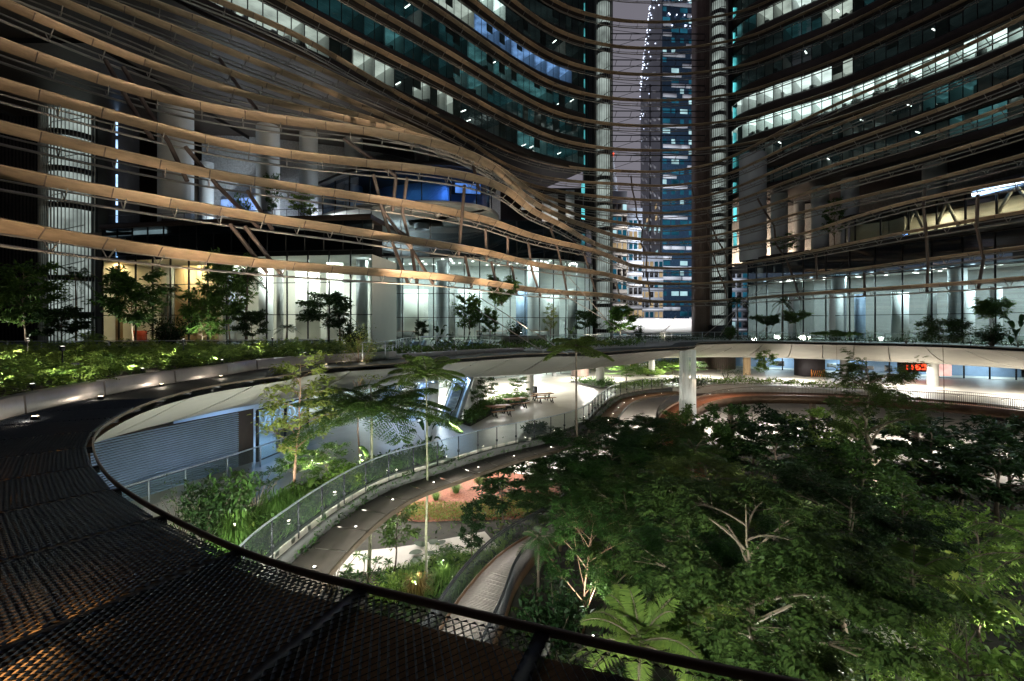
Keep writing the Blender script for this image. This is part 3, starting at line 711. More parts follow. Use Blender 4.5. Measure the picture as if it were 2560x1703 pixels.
core('lift_core', 'brown clad lift core right of the sky gap', [('shaft', (31.2, 77.6, 36), (2.1, 2.4, 74), 'brown')])
core('lift_core', 'black clad lift core behind the right stair drum with cyan light line', [('shaft', (35.4, 77.8, 36), (1.0, 2.6, 74), 'black'), ('base_block', (33.6, 75.6, 11.6), (3.2, 2.2, 2.6), 'black')], (36.6, 77.0))
t = thing('lift_core', 'dark clad core with a blue light line beside the far left stair drum', 'lift core', (-46.8, 54, 0))
part('shaft', MB().box((-46.9, 56, 36), (2.5, 3, 76)), M['brick'], t); part('shaft', MB().box((-60, 58, 36), (11, 6, 90)), M['black'], t); mb = MB()
for i in range(26): mb.box((-65 + i * .42, 54.9, 36), (.08, .12, 88))
part('cladding_rib', mb, M['brick'], t, kind='stuff')
for i in range(13): part('led_line', MB().box((-45.4, 53.9, 13.5 + i * 2.0), (.16, .1, 1.5)), EM['led'], t)

# ================================================================ PODIUM BUILDINGS
def glazed(t, path, zl, mats, pw, frame=.11, name='glass_panel'):
    L = np.r_[0, np.cumsum(np.linalg.norm(np.diff(path, axis=0), axis=1))]; n = max(1, int(round(L[-1] / pw)))
    at = lambda s: np.array([np.interp(s, L, path[:, k]) for k in range(2)])
    for i in range(n):
        a, b = at(L[-1] * i / n), at(L[-1] * (i + 1) / n); m_ = (a + b) / 2
        for k in range(len(zl) - 1):
            c = [at(L[-1] * (i + f) / n) for f in (.02, .5, .98)]
            part(name, MB().grid([[(q[0], q[1], zl[k] + .03), (q[0], q[1], zl[k + 1] - .03)] for q in c]), mats[k], t)
        mm = MB(); mm.bar((a[0], a[1], zl[0]), (a[0], a[1], zl[-1]), frame, .16); part('mullion', mm, M['mull'], t)
    for z in zl:
        c = path.copy(); c[:, 2] = z; part('transom', MB().sweep(c, [(-.06, -.035), (-.06, .035), (.06, .035), (.06, -.035)]), M['mull'], t)
def shell(t, path, depth, z0, z1, wall, floor='floor', ceiling='ceil', names=True):
    b = off(path, depth); A = lambda c, z: np.c_[c[:, :2], np.full(len(c), z)]
    part('interior_wall', MB().grid(np.stack([A(b, z0), A(b, z1)], 1)), wall, t)
    part('interior_floor', MB().grid(np.stack([A(path, z0 + .01), A(b, z0 + .01)], 1)), M[floor], t)
    part('ceiling', MB().grid(np.stack([A(path, z1), A(b, z1)], 1)), M[ceiling], t)
    for k in (0, -1): part('end_wall', MB().add([(*path[k][:2], z0), (*b[k][:2], z0), (*b[k][:2], z1), (*path[k][:2], z1)], [[0, 1, 2, 3]]), wall, t)
zl3 = [ZA, EYE + 1.0, EYE + 4.2, EYE + 7.4]
LP = spline([(-44.5, 51.), (-36., 49.2), (-25., 47.4), (-13.7, 46.)], step=1.0)
pl = thing('lobby_building', 'glass fronted lobby on the left terrace with timber and cream lit walls', 'lobby', (-29, 48, ZA))
glazed(pl, LP, zl3, [M['lobby']] * 3, 2.2)
shell(pl, LP, 6.5, ZA, EYE + 6.9, M['lobbywall'])
up = LP.copy(); part('upper_glass', MB().grid(np.stack([np.c_[up[:, :2], np.full(len(up), EYE + 7.45)], np.c_[up[:, :2], np.full(len(up), EYE + 10.3)]], 1)), M['dark'], pl)
for k in range(0, len(up), 2):
    part('mullion', MB().bar((up[k][0], up[k][1], EYE + 7.4), (up[k][0], up[k][1], EYE + 10.3), .07, .16), M['mull'], pl)
sm = up.copy(); sm[:, 2] = EYE + 10.3; part('roof_edge', MB().sweep(sm, [(-.35, 0), (-.35, .5), (11, .5), (11, 0)]), M['spandrel'], pl)
bk = off(LP, 2.5); part('dark_backing', MB().grid(np.stack([np.c_[bk[:, :2], np.full(len(bk), EYE + 7.0)], np.c_[bk[:, :2], np.full(len(bk), EYE + 10.3)]], 1)), M['black'], pl)
# timber fins, partitions and columns inside
for px, w, m_, dy, nm in [(285, 40, 'lobbywarm', 2, 'timber_wall'), (420, 30, 'greywall', 3, 'partition'), (470, 60, 'lobbywarm', 3.5, 'timber_wall'), (520, 50, 'lobbywarm', 3.5, 'timber_wall'), (575, 22, 'bluecol', 2.0, 'column'), (605, 20, 'white', 2.5, 'partition'), (700, 14, 'greywall', 2.2, 'partition'), (665, 34, 'white', 3, 'partition'), (770, 60, 'lobbywall', 4, 'partition'), (838, 40, 'lobbywall', 3.4, 'partition'), (905, 22, 'bluecol', 2, 'column'), (350, 30, 'redpaint', 3.0, 'red_counter')]:
    Y = np.interp(px, [280, 935], [50.5, 46]) + dy; x = (px - CX) / F * Y; wd = w / F * Y; h = 1.3 if nm == 'red_counter' else 8.6
    part(nm, MB().box((x, Y, ZA + h / 2 + .02), (wd, .3 if nm != 'column' else wd, h)), M[m_], pl)
for i, (px, col, p) in enumerate([(330, (1, .66, .30), 200), (480, (1, .82, .52), 300), (600, (1, .93, .75), 240), (690, (1, .98, .90), 560), (790, (1, .98, .88), 560), (890, (.95, 1, .95), 520)]):
    Y = np.interp(px, [280, 935], [50.5, 46]) + 2.4; lamp_area('lobby_lamp', ((px - CX) / F * Y, Y, EYE + 6.8), 3.4, .5, p * 1.45, col, ((px - CX) / F * Y, Y + .01, 0))
CL = spline([(-18.4, 61.4), (-13., 61.8), (-6., 62.), (1., 62.6), (6.5, 64.2), (10.2, 67.), (12.2, 71.)], step=1.0)
pc = thing('lobby_building', 'curved pale glass lobby in the centre under a broad white soffit', 'lobby', (-4, 63, ZA))
zc = [ZA, EYE + .95, EYE + 4.1, EYE + 8.8]
glazed(pc, CL, zc, [M['lobby']] * 3, 2.0)
shell(pc, CL, 9.0, ZA, EYE + 8.9, M['lobbywhite'])
glazed(pc, CL, [EYE + 9.0, EYE + 13.9], [M['dark']], 4.0)
bk = off(CL, 5); part('dark_backing', MB().grid(np.stack([np.c_[bk[:, :2], np.full(len(bk), EYE + 9.0)], np.c_[bk[:, :2], np.full(len(bk), EYE + 13.9)]], 1)), M['greywall'], pc); part('upper_ceiling', MB().grid(np.stack([np.c_[CL[:, :2], np.full(len(bk), EYE + 13.85)], np.c_[bk[:, :2], np.full(len(bk), EYE + 13.85)]], 1)), M['greywall'], pc)
part('side_glass', MB().add([(-18.4, 61.4, ZA), (-14.2, 47., ZA), (-14.2, 47., EYE + 13), (-18.4, 61.4, EYE + 13)], [[0, 1, 2, 3]]), M['lobby'], pc)
for px, Y, w, lb in [(1010, 64, 3.2, 0), (1230, 65, 4.2, 0), (1350, 66, 2.4, 0)]:
    x = (px - CX) / F * Y; part('reception_desk', MB().box((x, Y, ZA + .55), (w, .8, 1.1)), M['greywall'], pc); part('desk_top', MB().box((x, Y, ZA + 1.13), (w + .2, .95, .06)), M['tablewood'], pc)
for px in (1075, 1205, 1395):
    Y = 62.2; x = (px - CX) / F * Y; dr = MB()
    for sx in (-.95, 0, .95): dr.box((x + sx, Y, ZA + 1.3), (.09, .1, 2.6))
    dr.box((x, Y, ZA + 2.62), (2.0, .1, .1)); part('door_frame', dr, M['esc'], pc)
for x, y, r in [(-9.6, 65, .95), (3, 66.5, .8), (-15.5, 64.5, .5)]:
    part('column', MB().lathe((x, y, 0), [(r, ZA), (r, EYE + 8.8)], 20), M['bluecol'], pc, True)
for px, w, m_, dy in [(985, 30, 'white', 3.), (1040, 60, 'lobbywall', 5), (1120, 36, 'greywall', 6), (1175, 60, 'white', 5), (1310, 40, 'bluew', 4.5), (1375, 46, 'white', 5), (1430, 22, 'greywall', 4)]:
    Y = 62.5 + dy; part('partition', MB().box(((px - CX) / F * Y, Y, ZA + 3.6), (w / F * Y, .3, 7.0)), M[m_], pc)
sgl = []
for i, px in enumerate([990, 1080, 1170, 1260, 1340, 1420]):
    Y = 65.5; x = (px - CX) / F * Y; lamp_area('lobby_lamp', (x, Y, EYE + 8.6), 3.6, .6, 620, (.90, 1, .95), (x, Y + .01, 0))
spots = MB()
for i in range(60):
    k = random.randrange(2, len(CL) - 2); q = CL[k] + normals2(CL)[k] * random.uniform(1, 8); spots.box((q[0], q[1], EYE + 8.84), (.3, .3, .06))
part('downlight', spots, EM['ceilpanel'], pc, kind='stuff')
RL = spline([(37.2, 74.), (37.6, 67.5), (43., 60.), (48., 53.), (51., 46.), (52.5, 40.), (53., 33.)], step=1.0)
pr_ = thing('lobby_building', 'glass fronted lobby on the right terrace with blue white interior and ceiling spots', 'lobby', (48, 53, ZA))
zr = [ZA, EYE + 1.2, EYE + 4.6, EYE + 6.2]
glazed(pr_, RL, zr, [M['lobby']] * 3, 2.6)
shell(pr_, RL, 8.0, ZA, EYE + 6.6, M['greywall'])
glazed(pr_, RL, [EYE + 6.3, EYE + 9.6], [M['dark']], 2.6)
rl = RL.copy(); rl[:, 2] = EYE + 9.6; part('roof_edge', MB().sweep(rl, [(-.4, 0), (-.4, .45), (14, .45), (14, 0)]), M['spandrel'], pr_)
for px, w, m_, dy in [(1985, 26, 'white', 3), (2090, 34, 'white', 4), (2150, 24, 'bluew', 5), (2250, 40, 'white', 4), (2330, 20, 'white', 3), (2420, 30, 'white', 4), (2490, 26, 'white', 3)]:
    Y = np.interp(px, [1880, 2060, 2340, 2540], [68, 58, 51, 44]) + dy; x = (px - CX) / F * Y
    part('partition', MB().box((x, Y, ZA + 3.0), (w / F * Y, .3, 5.9)), M[m_], pr_)
for x, y in [(50.3, 53.), (43.5, 62.5)]:
    part('column', MB().lathe((x, y, 0), [(.85, ZA), (.85, EYE + 6.5)], 20), M['bluecol'], pr_, True)
for x, y in [(40.5, 68), (45, 62), (49.5, 56), (53, 50), (55, 44), (55.5, 38)]: lamp_area('lobby_lamp', (x, y, EYE + 6.4), 3.0, .5, 700, (.82, .97, 1), (x, y + .01, 0))
spots = MB()
for i in range(70):
    k = random.randrange(2, len(RL) - 2); q = RL[k] + normals2(RL)[k] * random.uniform(.6, 7); spots.box((q[0], q[1], EYE + 6.55), (.28, .28, .05))
part('downlight', spots, EM['ceilpanel'], pr_, kind='stuff')

# ---------------------------------------------------------------- upper cafe pavilions
CP = spline([(-25., 62.), (-19., 57.), (-12., 54.6), (-7.4, 54.6), (-4., 56.6), (-2.7, 60.5), (-3.2, 66.)], step=.8)
cp = thing('cafe_pavilion', 'curved dark glass pavilion with blue lit rooms above the central lobby', 'pavilion', (-10, 57, EYE + 14))
glazed(cp, CP, [EYE + 14.2, EYE + 18.3], [M['blueglass']], 3.2)
shell(cp, CP, 5.5, EYE + 14.1, EYE + 18.2, M['bluew'], 'terrace', 'plum')
c = CP.copy(); c[:, 2] = EYE + 18.3; part('roof', MB().sweep(c, [(-.8, .0), (-.6, .45), (11, .7), (11, .0)]), M['black'], cp)
c = CP.copy(); c[:, 2] = EYE + 13.7; part('floor_slab', MB().sweep(c, [(-1.0, .0), (-1.0, .45), (11, .45), (11, .0)]), M['concrete'], cp)
part('screen', MB().box((-5.6, 59.6, EYE + 17.3), (3.2, .2, 1.2), .2), EM['blue'], cp)
lamp_area('cafe_lamp', (-6, 58.2, EYE + 17.9), 3.5, .6, 520, (.2, .45, 1), (-6, 58.3, 0)); lamp_area('cafe_lamp', (-14, 57.5, EYE + 17.9), 4, .4, 60, (.3, .7, 1), (-14, 57.6, 0))
RP = spline([(46., 64.), (43.2, 60.5), (44.4, 57.), (46., 53.), (46.9, 47.), (47.1, 42.), (47., 34.)], step=.8)
rp_ = thing('cafe_pavilion', 'warm lit restaurant pavilion with a bright blue light band on the right roof terrace', 'pavilion', (46, 50, EYE + 10))
glazed(rp_, RP, [EYE + 10.3, EYE + 13.5], [M['lobby']], 3.0, .14)
shell(rp_, RP, 6.0, EYE + 10.2, EYE + 13.5, M['lobbywall'], 'terrace', 'lobbywarm')
c = RP.copy(); c[:, 2] = EYE + 13.5; part('roof', MB().sweep(c, [(-.5, .0), (-.5, .4), (10, .6), (10, .0)]), M['black'], rp_)
c = RP.copy(); c[:, 2] = EYE + 10.0; part('floor_slab', MB().sweep(c, [(-.7, -.3), (-.7, .2), (10, .2), (10, -.3)]), M['spandrel'], rp_)
sel = RP[(RP[:, 1] < 47.5)].copy(); sel[:, 2] = EYE + 13.15; part('light_band', MB().sweep(sel, [(-.35, -.3), (-.35, .3), (-.25, .3), (-.25, -.3)]), EM['led'], rp_)
sel[:, 2] = EYE + 13.15; part('white_band', MB().sweep(sel, [(-.42, -.14), (-.42, .14), (-.36, .14), (-.36, -.14)]), emit('band_white', (.75, .92, 1), 3.0), rp_)
for a, b in [((45.2, 55.6), (45.9, 53.4)), ((46.1, 52.6), (46.5, 50)), ((46.9, 47), (47.2, 43))]:
    mb = MB(); mb.bar((a[0] + 1.2, a[1], EYE + 10.3), ((a[0] + b[0]) / 2 + 1.2, (a[1] + b[1]) / 2, EYE + 13.4), .22); mb.bar((b[0] + 1.2, b[1], EYE + 10.3), ((a[0] + b[0]) / 2 + 1.2, (a[1] + b[1]) / 2, EYE + 13.4), .22); part('inclined_column', mb, M['concrete'], rp_)
for y in (55, 49.5, 43.5): lamp_area('restaurant_lamp', (49.6, y, EYE + 13.3), 2.4, .6, 230, (1, .78, .48), (49.6, y + .01, 0))
for i in range(9):
    y = 41 + i * 1.9; part('table', MB().box((48.6 + (i % 2) * 1.1, y, EYE + 10.75), (.8, .8, .08)), M['tablewood'], rp_)

# ---------------------------------------------------------------- open sky garden storeys: columns and crinkled screens
def open_columns(items, mcol, grp, labels):
    for (px, w, Y, z0, z1), lb in zip(items, labels):
        x = (px - CX) / F * Y; r = w / 2 / F * Y
        tag(obj('round_column', MB().lathe((0, 0, 0), [(r, 0), (r, z1 - z0)], 24).mesh('round_column', M[mcol], True), None, (x, Y, z0)), lb, 'column', grp)
open_columns([(440, 76, 53, EYE + 9.8, EYE + 27), (516, 32, 58, EYE + 10.2, EYE + 20), (670, 54, 58, EYE + 10.2, EYE + 25), (772, 44, 60, EYE + 10.2, EYE + 25), (884, 44, 62, EYE + 10.2, EYE + 25), (1054, 36, 64, EYE + 13, EYE + 25)], 'bluecol', 'columns of the left sky garden',
    ['thickest blue grey column of the left sky garden', 'short dark column right of the thickest left column', 'grey column behind the round dark tree on the left roof', 'pale column beside the lit roof shrubs on the left', 'pale blue column above the dark glass pavilion roof', 'small pale column right of the blue column above the pavilion'])
open_columns([(1882, 62, 72, EYE + 9.8, EYE + 26), (1948, 38, 74, EYE + 9.8, EYE + 26), (1998, 24, 78, EYE + 9.8, EYE + 26), (2050, 38, 70, EYE + 9.8, EYE + 26), (2125, 38, 66, EYE + 9.8, EYE + 26), (2336, 48, 60, EYE + 9.8, EYE + 26)], 'bluecol', 'columns of the right sky garden',
    ['broad grey column nearest the right stair drum', 'second column right of the stair drum', 'slim warm lit column far behind the right blades', 'grey column left of the tall dark roof tree', 'grey column right of the tall dark roof tree', 'dim column standing behind the restaurant pavilion'])
w1 = spline([(-40., 60.5), (-36., 60.6), (-30., 62.), (-20., 66.), (-10., 73.), (-2., 81.)], step=1.5)
tag(obj('screen_wall', MB().grid(np.stack([np.c_[w1[:, :2], np.full(len(w1), EYE + 10)], np.c_[w1[:, :2], np.full(len(w1), EYE + 24.4)]], 1)).mesh('screen_wall', M['glitter'], True)), 'crinkled silver screen wall lit blue white behind the left columns', 'wall')
w2 = spline([(37., 85.), (46., 82.), (56., 74.), (62., 62.), (66., 48.), (68., 30.)], step=1.5)
tag(obj('screen_wall', MB().grid(np.stack([np.c_[w2[:, :2], np.full(len(w2), EYE + 9.8)], np.c_[w2[:, :2], np.full(len(w2), EYE + 24.4)]], 1)).mesh('screen_wall', M['glitter'], True)), 'crinkled screen wall lit warm behind the right columns', 'wall')
for x, y, p, col in [(-33, 57, 700, (.80, .93, 1)), (-25, 59, 700, (.86, .95, 1)), (-16, 64, 420, (1, .9, .8))]:
    lamp_area('sky_garden_lamp', (x, y, EYE + 10.8), 3, .6, p * 2.2, col, (x + .6, y + 4.5, EYE + 20))
for x, y, p, col in [(42, 80.5, 330, (1, .74, .50)), (47.5, 78, 300, (1, .72, .48))]:
    lamp_area('sky_garden_lamp', (x, y, EYE + 10.6), 3, .6, p * 3.2, col, (x + 1.2, y + 4.5, EYE + 14))
tag(obj('led_screen', MB().box((0, 0, 0), (7., .2, 1.7), -.25).mesh('led_screen', EM['blue']), None, (-34.0, 59.5, EYE + 15.2)), 'slanted blue violet screen glowing behind the left sky garden column', 'screen')
t = thing('roof_terrace', 'dark roof terrace slab carrying the left sky garden plants', 'terrace', (-28, 55, EYE + 10)); part('slab', MB().slab([(-48, 52.5), (-14, 47.5), (-19, 62), (-8, 80), (-52, 72)], EYE + 9.9, EYE + 10.25), M['terrace'], t)
mb = MB()
for i in range(24):
    a = np.array([-44 + i * 1.3, 51.2 - i * .18]); mb.bar((a[0], a[1], EYE + 10.8), (a[0], a[1], EYE + 11.9), .04)
mb.bar((-44, 51.2, EYE + 11.9), (-14, 47.2, EYE + 11.9), .05); part('guard_rail', mb, M['dsteel'], t, kind='stuff')
t = thing('roof_terrace', 'roof terrace slab under the right sky garden', 'terrace', (45, 70, EYE + 9.6)); part('slab', MB().slab([(37.5, 74), (43, 60.4), (48, 53.4), (66, 60), (62, 84), (37, 88)], EYE + 9.5, EYE + 9.85), M['terrace'], t)
tag(obj('cream_balcony', MB().sweep(spline([(-45.5, 52.6, 0), (-41, 51.4, 0), (-37.5, 50.6, 0)], step=.5), [(0, 0), (0, .75), (.3, .75), (.3, 0)]).mesh('cream_balcony', EM['cream']), None, (0, 0, EYE + 9.9)), 'short cream glowing parapet above the dark lobby roof at the left', 'parapet')  # parapet is no lamp, its lit look is put into the emission
t = thing('dark_wall', 'dark wall between the blue light line and the thickest left column', 'wall', (-45, 61, 23)); part('wall', MB().box((-46.5, 61.2, EYE + 17), (13, .4, 15)), M['spandrel'], t); part('wall_top', MB().box((-46.5, 61.0, EYE + 24.6), (13, .6, .3)), M['dsteel'], t)
t = thing('dark_wall', 'dark wall with a few lit white panels behind the swirl of bronze blades', 'wall', (6, 86, 23)); part('wall', MB().box((6, 86, EYE + 12), (22, .4, 26)), M['spandrel'], t)
for i, (px, py, w, h) in enumerate([(1320, 500, 34, 50), (1375, 520, 40, 70), (1425, 515, 22, 80), (1290, 470, 30, 30)]):
    q = P(px, py, 85.6); part('lit_panel', MB().box(tuple(q), (w / F * 85, .1, h / F * 85)), M['white'], t)
lamp_area('panel_lamp', (7, 80, EYE + 14), 6, 1, 420, (1, .97, .92), (7, 86, EYE + 22))
t = thing('tower_wing', 'dark wing of the left tower above the silver screen wall', 'office tower', (-44, 46, EYE + 25)); part('wall', MB().slab([(-58, 28), (-31.5, 26), (-22, 41), (-10, 56), (-12, 70), (-58, 66)], EYE + 24.45, EYE + 24.55), M['spandrel'], t); part('upper_wall', MB().slab([(-58, 40), (-36, 40), (-34, 62), (-58, 66)], EYE + 24.56, EYE + 62), M['black'], t)
# masses that close the courtyard beyond the frame
t = thing('office_block', 'dark office block closing the courtyard behind the photographer', 'office block', (0, -40, 0)); part('wall', MB().box((0, -42, 45), (190, 20, 90)), M['brick'], t)
t = thing('office_block', 'dark office block closing the courtyard beyond the right side', 'office block', (80, 10, 0)); part('wall', MB().box((92, 20, 45), (24, 110, 90)), M['brick'], t)
t = thing('office_block', 'dark office block closing the courtyard beyond the left side', 'office block', (-80, 10, 0)); part('wall', MB().box((-84, 6, 45), (16, 80, 90)), M['brick'], t)

# ================================================================ BRONZE SUNSHADE BLADES
QR = [(24.6, 76.), (31.3, 71.5), (34.7, 58.), (36.9, 50.5), (38.9, 46.), (40.3, 41.3), (41.1, 37.7), (42., 30.), (42., 22.)]
blades = {}
RD = [
 ('lowest', 3.7, [(-90,552),(0,573),(230,607),(421,634),(651,661),(900,680),(1041,688),(1156,699),(1233,711),(1328,726),(1424,734),(1501,737.5),(1577,747),(1635,755),(1750,755),(1813,751),(1981,737.5),(2138,726),(2272,718),(2425,707),(2560,697),(2700,684)], False),
 ('second lowest', 6.5, [(-90,415),(0,436),(191,471),(383,501),(574,536),(765,563),(900,582),(1041,607),(1175,623),(1252,642),(1347,665),(1443,676),(1520,688),(1577,703),(1615,709),(1750,710),(1813,707),(2043,686),(2234,661),(2560,619),(2700,603)], False),
 ('third', 9.1, [(-90,298),(0,321),(115,348),(249,383),(383,409),(536,444),(689,463),(850,488),(1003,509),(1118,528),(1233,555),(1271,573),(1328,592),(1405,611),(1481,626.5),(1539,649.5),(1596,668.6),(1750,672),(1851,661),(1966,642),(2157,603.6),(2310,573),(2425,554),(2560,530),(2700,508)], False),
 ('fourth', 11.3, [(-90,188),(0,214),(115,245),(184,264),(268,291),(383,321.5),(498,352),(612,375),(765,394),(850,405),(1003,419),(1156,436),(1233,455),(1290,494),(1328,532),(1386,555),(1462,600),(1520,623),(1577,632),(1750,636),(1851,615),(1985,592),(2119,550),(2301,497),(2435,471),(2560,450),(2700,425)], False),
 ('fifth', 13.55, [(-90,80),(0,111),(107,153),(199,187.5),(268,214),(344,237),(478,268),(628,295),(765,310),(900,327),(1003,342.5),(1118,363.6),(1183,386.5),(1233,417),(1271,455),(1309,494),(1359,524),(1416,550),(1481,573),(1539,592),(1596,600)], True),
 ('sixth', 15.7, [(-90,-35),(0,4),(61,34),(153,77),(230,111),(306,142),(383,170),(498,207),(628,245),(712,268),(804,283),(900,306),(1003,330),(1118,362),(1233,410),(1300,460),(1386,518),(1462,545),(1501,552),(1577,561)], True),
 ('seventh', 17.9, [(-60,-80),(142,0),(230,34),(306,69),(421,126),(490,153),(612,199),(712,233),(804,264),(900,291),(1003,324),(1118,372),(1233,430),(1309,471),(1424,513),(1500,526),(1577,531)], True),
 ('eighth', 19.9, [(30,-80),(249,0),(383,50),(498,103),(628,153),(727,191),(804,222),(900,266),(1080,344),(1190,400),(1290,452),(1347,471),(1501,494),(1590,499)], True),
 ('ninth', 22.25, [(130,-80),(356,0),(490,46),(612,96),(727,138),(804,176),(850,200),(1003,268),(1080,306),(1175,356),(1252,409),(1309,432),(1386,451),(1501,459),(1590,463)], True),
 ('tenth', 24.6, [(340,-80),(532,0),(670,54),(765,100),(900,182),(1080,283),(1190,340),(1271,379),(1386,415),(1501,427),(1590,430)], True),
]
def blade(label, c, zc, seg=2.4, far=False):
    c = c.copy(); c[:, 2] = zc
    t = thing('sunshade_blade', label, 'sunshade', tuple(c[len(c) // 3]), 'bronze sunshade blades across the courtyard')
    L = np.r_[0, np.cumsum(np.linalg.norm(np.diff(c, axis=0), axis=1))]; n = int(L[-1] / seg); N = normals2(c)
    at = lambda s: np.array([np.interp(s, L, c[:, k]) for k in range(3)]); an = lambda s: np.array([np.interp(s, L, N[:, k]) for k in range(3)])
    pr = [(-.36, .33), (.12, -.27), (.15, -.24), (-.31, .36)]
    wf_ = lambda p: float(np.interp(p[0], [17, 27], [(.74 if zc < EYE + 14 else .56) if not far else .60, .42]))
    for i in range(n):
        ss = L[-1] * (i + np.linspace(.003, .997, 5)) / n; A = []
        for s in ss:
            p, nn = at(s), an(s); w_ = wf_(p); A.append([p + nn * a * w_ + [0, 0, b * w_] for a, b in pr + pr[:1]])
        part('blade_panel', MB().grid(A), M['bronze'], t)
    ed = c[::2]; N2 = N[::2]
    we = np.array([wf_(p) for p in ed])[:, None]; part('edge_highlight', MB().tube(ed + (N2 * -.34 + [0, 0, .37]) * we, .042, 4), M['bronze_highlight'], t)  # paler tube paints the highlight along the top of the blade
    part('carrier_pipe', MB().tube(ed + N2 * .55 + [0, 0, -.62], .075, 5), M['steel'], t, True)
    part('carrier_pipe', MB().tube(ed + N2 * .95 + [0, 0, -.10], .05, 4), M['steel'], t)
    sj = MB()
    for i in range(n + 1):
        p, nn = at(L[-1] * i / n), an(L[-1] * i / n); w_ = wf_(p); sj.bar(p + nn * pr[0][0] * w_ + [0, 0, pr[0][1] * w_ - .012], p + nn * pr[1][0] * w_ + [0, 0, pr[1][1] * w_ - .012], .05, .03)
    part('joint_cover', sj, M['brown'], t, kind='stuff')
    br = MB()
    for s in np.arange(1.0, L[-1], 2.2 if not far else 3.0):
        p, nn = at(s), an(s); br.bar(p + nn * .02 + [0, 0, -.12], p + nn * .55 + [0, 0, -.62], .05); br.bar(p + nn * .55 + [0, 0, -.62], p + nn * .95 + [0, 0, -.10], .04)
    part('bracket', br, M['steel'], t, kind='stuff')
    return t
for nm, h, px, useQ in RD:
    pts = [G(x, y, EYE + h) for x, y in px]
    if useQ: pts += [np.array([q[0], q[1], EYE + h]) for q in QR]
    c = smooth(spline(pts, step=.8), 26)
    blades[nm] = c
    blade(f'{nm} bronze sunshade blade counted up from the terrace, sweeping across the court', c, EYE + h)
FLi, FRi = off(FL, -1.5), off(FR, -1.5)
for nm, h in [('eleventh', 27.8), ('twelfth', 31.7), ('thirteenth', 35.8), ('fourteenth', 39.9), ('fifteenth', 44.1), ('sixteenth', 48.3), ('seventeenth', 52.4)]:
    pts = [tuple(p[:2]) for p in FLi[2:-2:4]] + [(16.5, 74.6), (22., 75.), (28., 74.8), (34., 73.)] + [tuple(p[:2]) for p in FRi[6::4]]
    c = smooth(spline([(a, b, 0) for a, b in pts], step=1.0), 8)
    blades[nm] = c.copy(); blades[nm][:, 2] = EYE + h
    blade(f'{nm} bronze sunshade blade counted up, hugging the office floors', c, EYE + h, 2.6, True)
order = ['lowest', 'second lowest', 'third', 'fourth', 'fifth', 'sixth', 'seventh', 'eighth', 'ninth', 'tenth', 'eleventh', 'twelfth', 'thirteenth', 'fourteenth', 'fifteenth', 'sixteenth']
def onblade(nm, px):
    c = blades[nm]; xs = np.array([topx(p)[0] for p in c]); k = int(np.argmin(np.abs(xs - px))); return c[k] + normals2(c)[k] * .5 + [0, 0, -.5]
struts = [('fourth',1006,'third',1015),('fourth',946,'third',956),('fourth',1003,'third',975),('fourth',1168,'third',1163),('third',962,'second lowest',983),('third',1015,'second lowest',1036),('third',966,'second lowest',1028),('third',1159,'second lowest',1163),('second lowest',998,'lowest',1036),('second lowest',1044,'lowest',1050),('second lowest',1046,'lowest',1086),('second lowest',1168,'lowest',1197),('second lowest',582,'lowest',670),('second lowest',631,'lowest',725),
 ('second lowest',1237,'lowest',1256),('second lowest',1288,'lowest',1302),('second lowest',1344,'lowest',1359),('second lowest',1416,'lowest',1432),('second lowest',1485,'lowest',1501),('second lowest',1550,'lowest',1562),('third',1227,'second lowest',1233),('third',1277,'second lowest',1281),('third',1332,'second lowest',1340),('third',1401,'second lowest',1414),('third',1466,'second lowest',1485),('third',610,'second lowest',690),('third',560,'second lowest',640),('fourth',470,'third',545),('fourth',415,'third',490),('fifth',330,'fourth',385),('fifth',385,'fourth',440),('sixth',265,'fifth',310),('sixth',320,'fifth',365),('seventh',590,'sixth',640),('eighth',560,'seventh',600),('fourth',1386,'third',1400),('fourth',1440,'third',1466),('fifth',1386,'fourth',1392),('fifth',1200,'fourth',1206),('fifth',860,'fourth',1000),
 ('third',2030,'second lowest',2036),('third',2300,'second lowest',2302),('second lowest',2150,'lowest',2152),('second lowest',2300,'lowest',2302),('second lowest',2440,'lowest',2441),('fourth',2300,'third',2302),('fourth',2440,'third',2441),('fifth',2305,'fourth',2303),('third',2440,'second lowest',2441)]
st = thing('strut_frame', 'brown steel struts standing between the bronze blades', 'steel frame', tuple(onblade('third', 1015)))
def strut(a, xa, b, xb, r=.13): part('strut', MB().tube([onblade(a, xa), onblade(b, xb)], r, 8), M['brown'], st, True)
for a in struts: strut(*a)
for lo_, hi_, x0, x1 in [(0, 9, 1636, 1583), (0, 8, 1817, 1722), (1, 8, 1830, 1738), (0, 6, 1990, 1890), (1, 5, 1975, 1905)]:
    for k in range(lo_, hi_):
        f0, f1 = (k - lo_) / (hi_ - lo_), (k + 1 - lo_) / (hi_ - lo_)
        strut(order[k + 1], x0 + (x1 - x0) * f1, order[k], x0 + (x1 - x0) * f0, .12)
cb = MB()
for a, b in [((1185,735),(1420,885)),((1130,735),(1360,880)),((1420,690),(1560,850)),((1380,720),(1590,845)),((1930,700),(1760,840)),((1870,735),(1800,840)),((2010,720),(1900,835)),((1960,740),(1925,835)),((1700,800),(1640,838)),((1690,790),(1655,838))]:
    A = P(a[0], a[1], 52 if a[0] < 1600 else 62); B = G(b[0], b[1], ZA) if b[1] > 860 else P(b[0], b[1], 50 if a[0] < 1600 else 60); cb.tube([A, B], .045, 5)
part('stay_cable', cb, M['steel'], st, kind='stuff')
xb = MB()
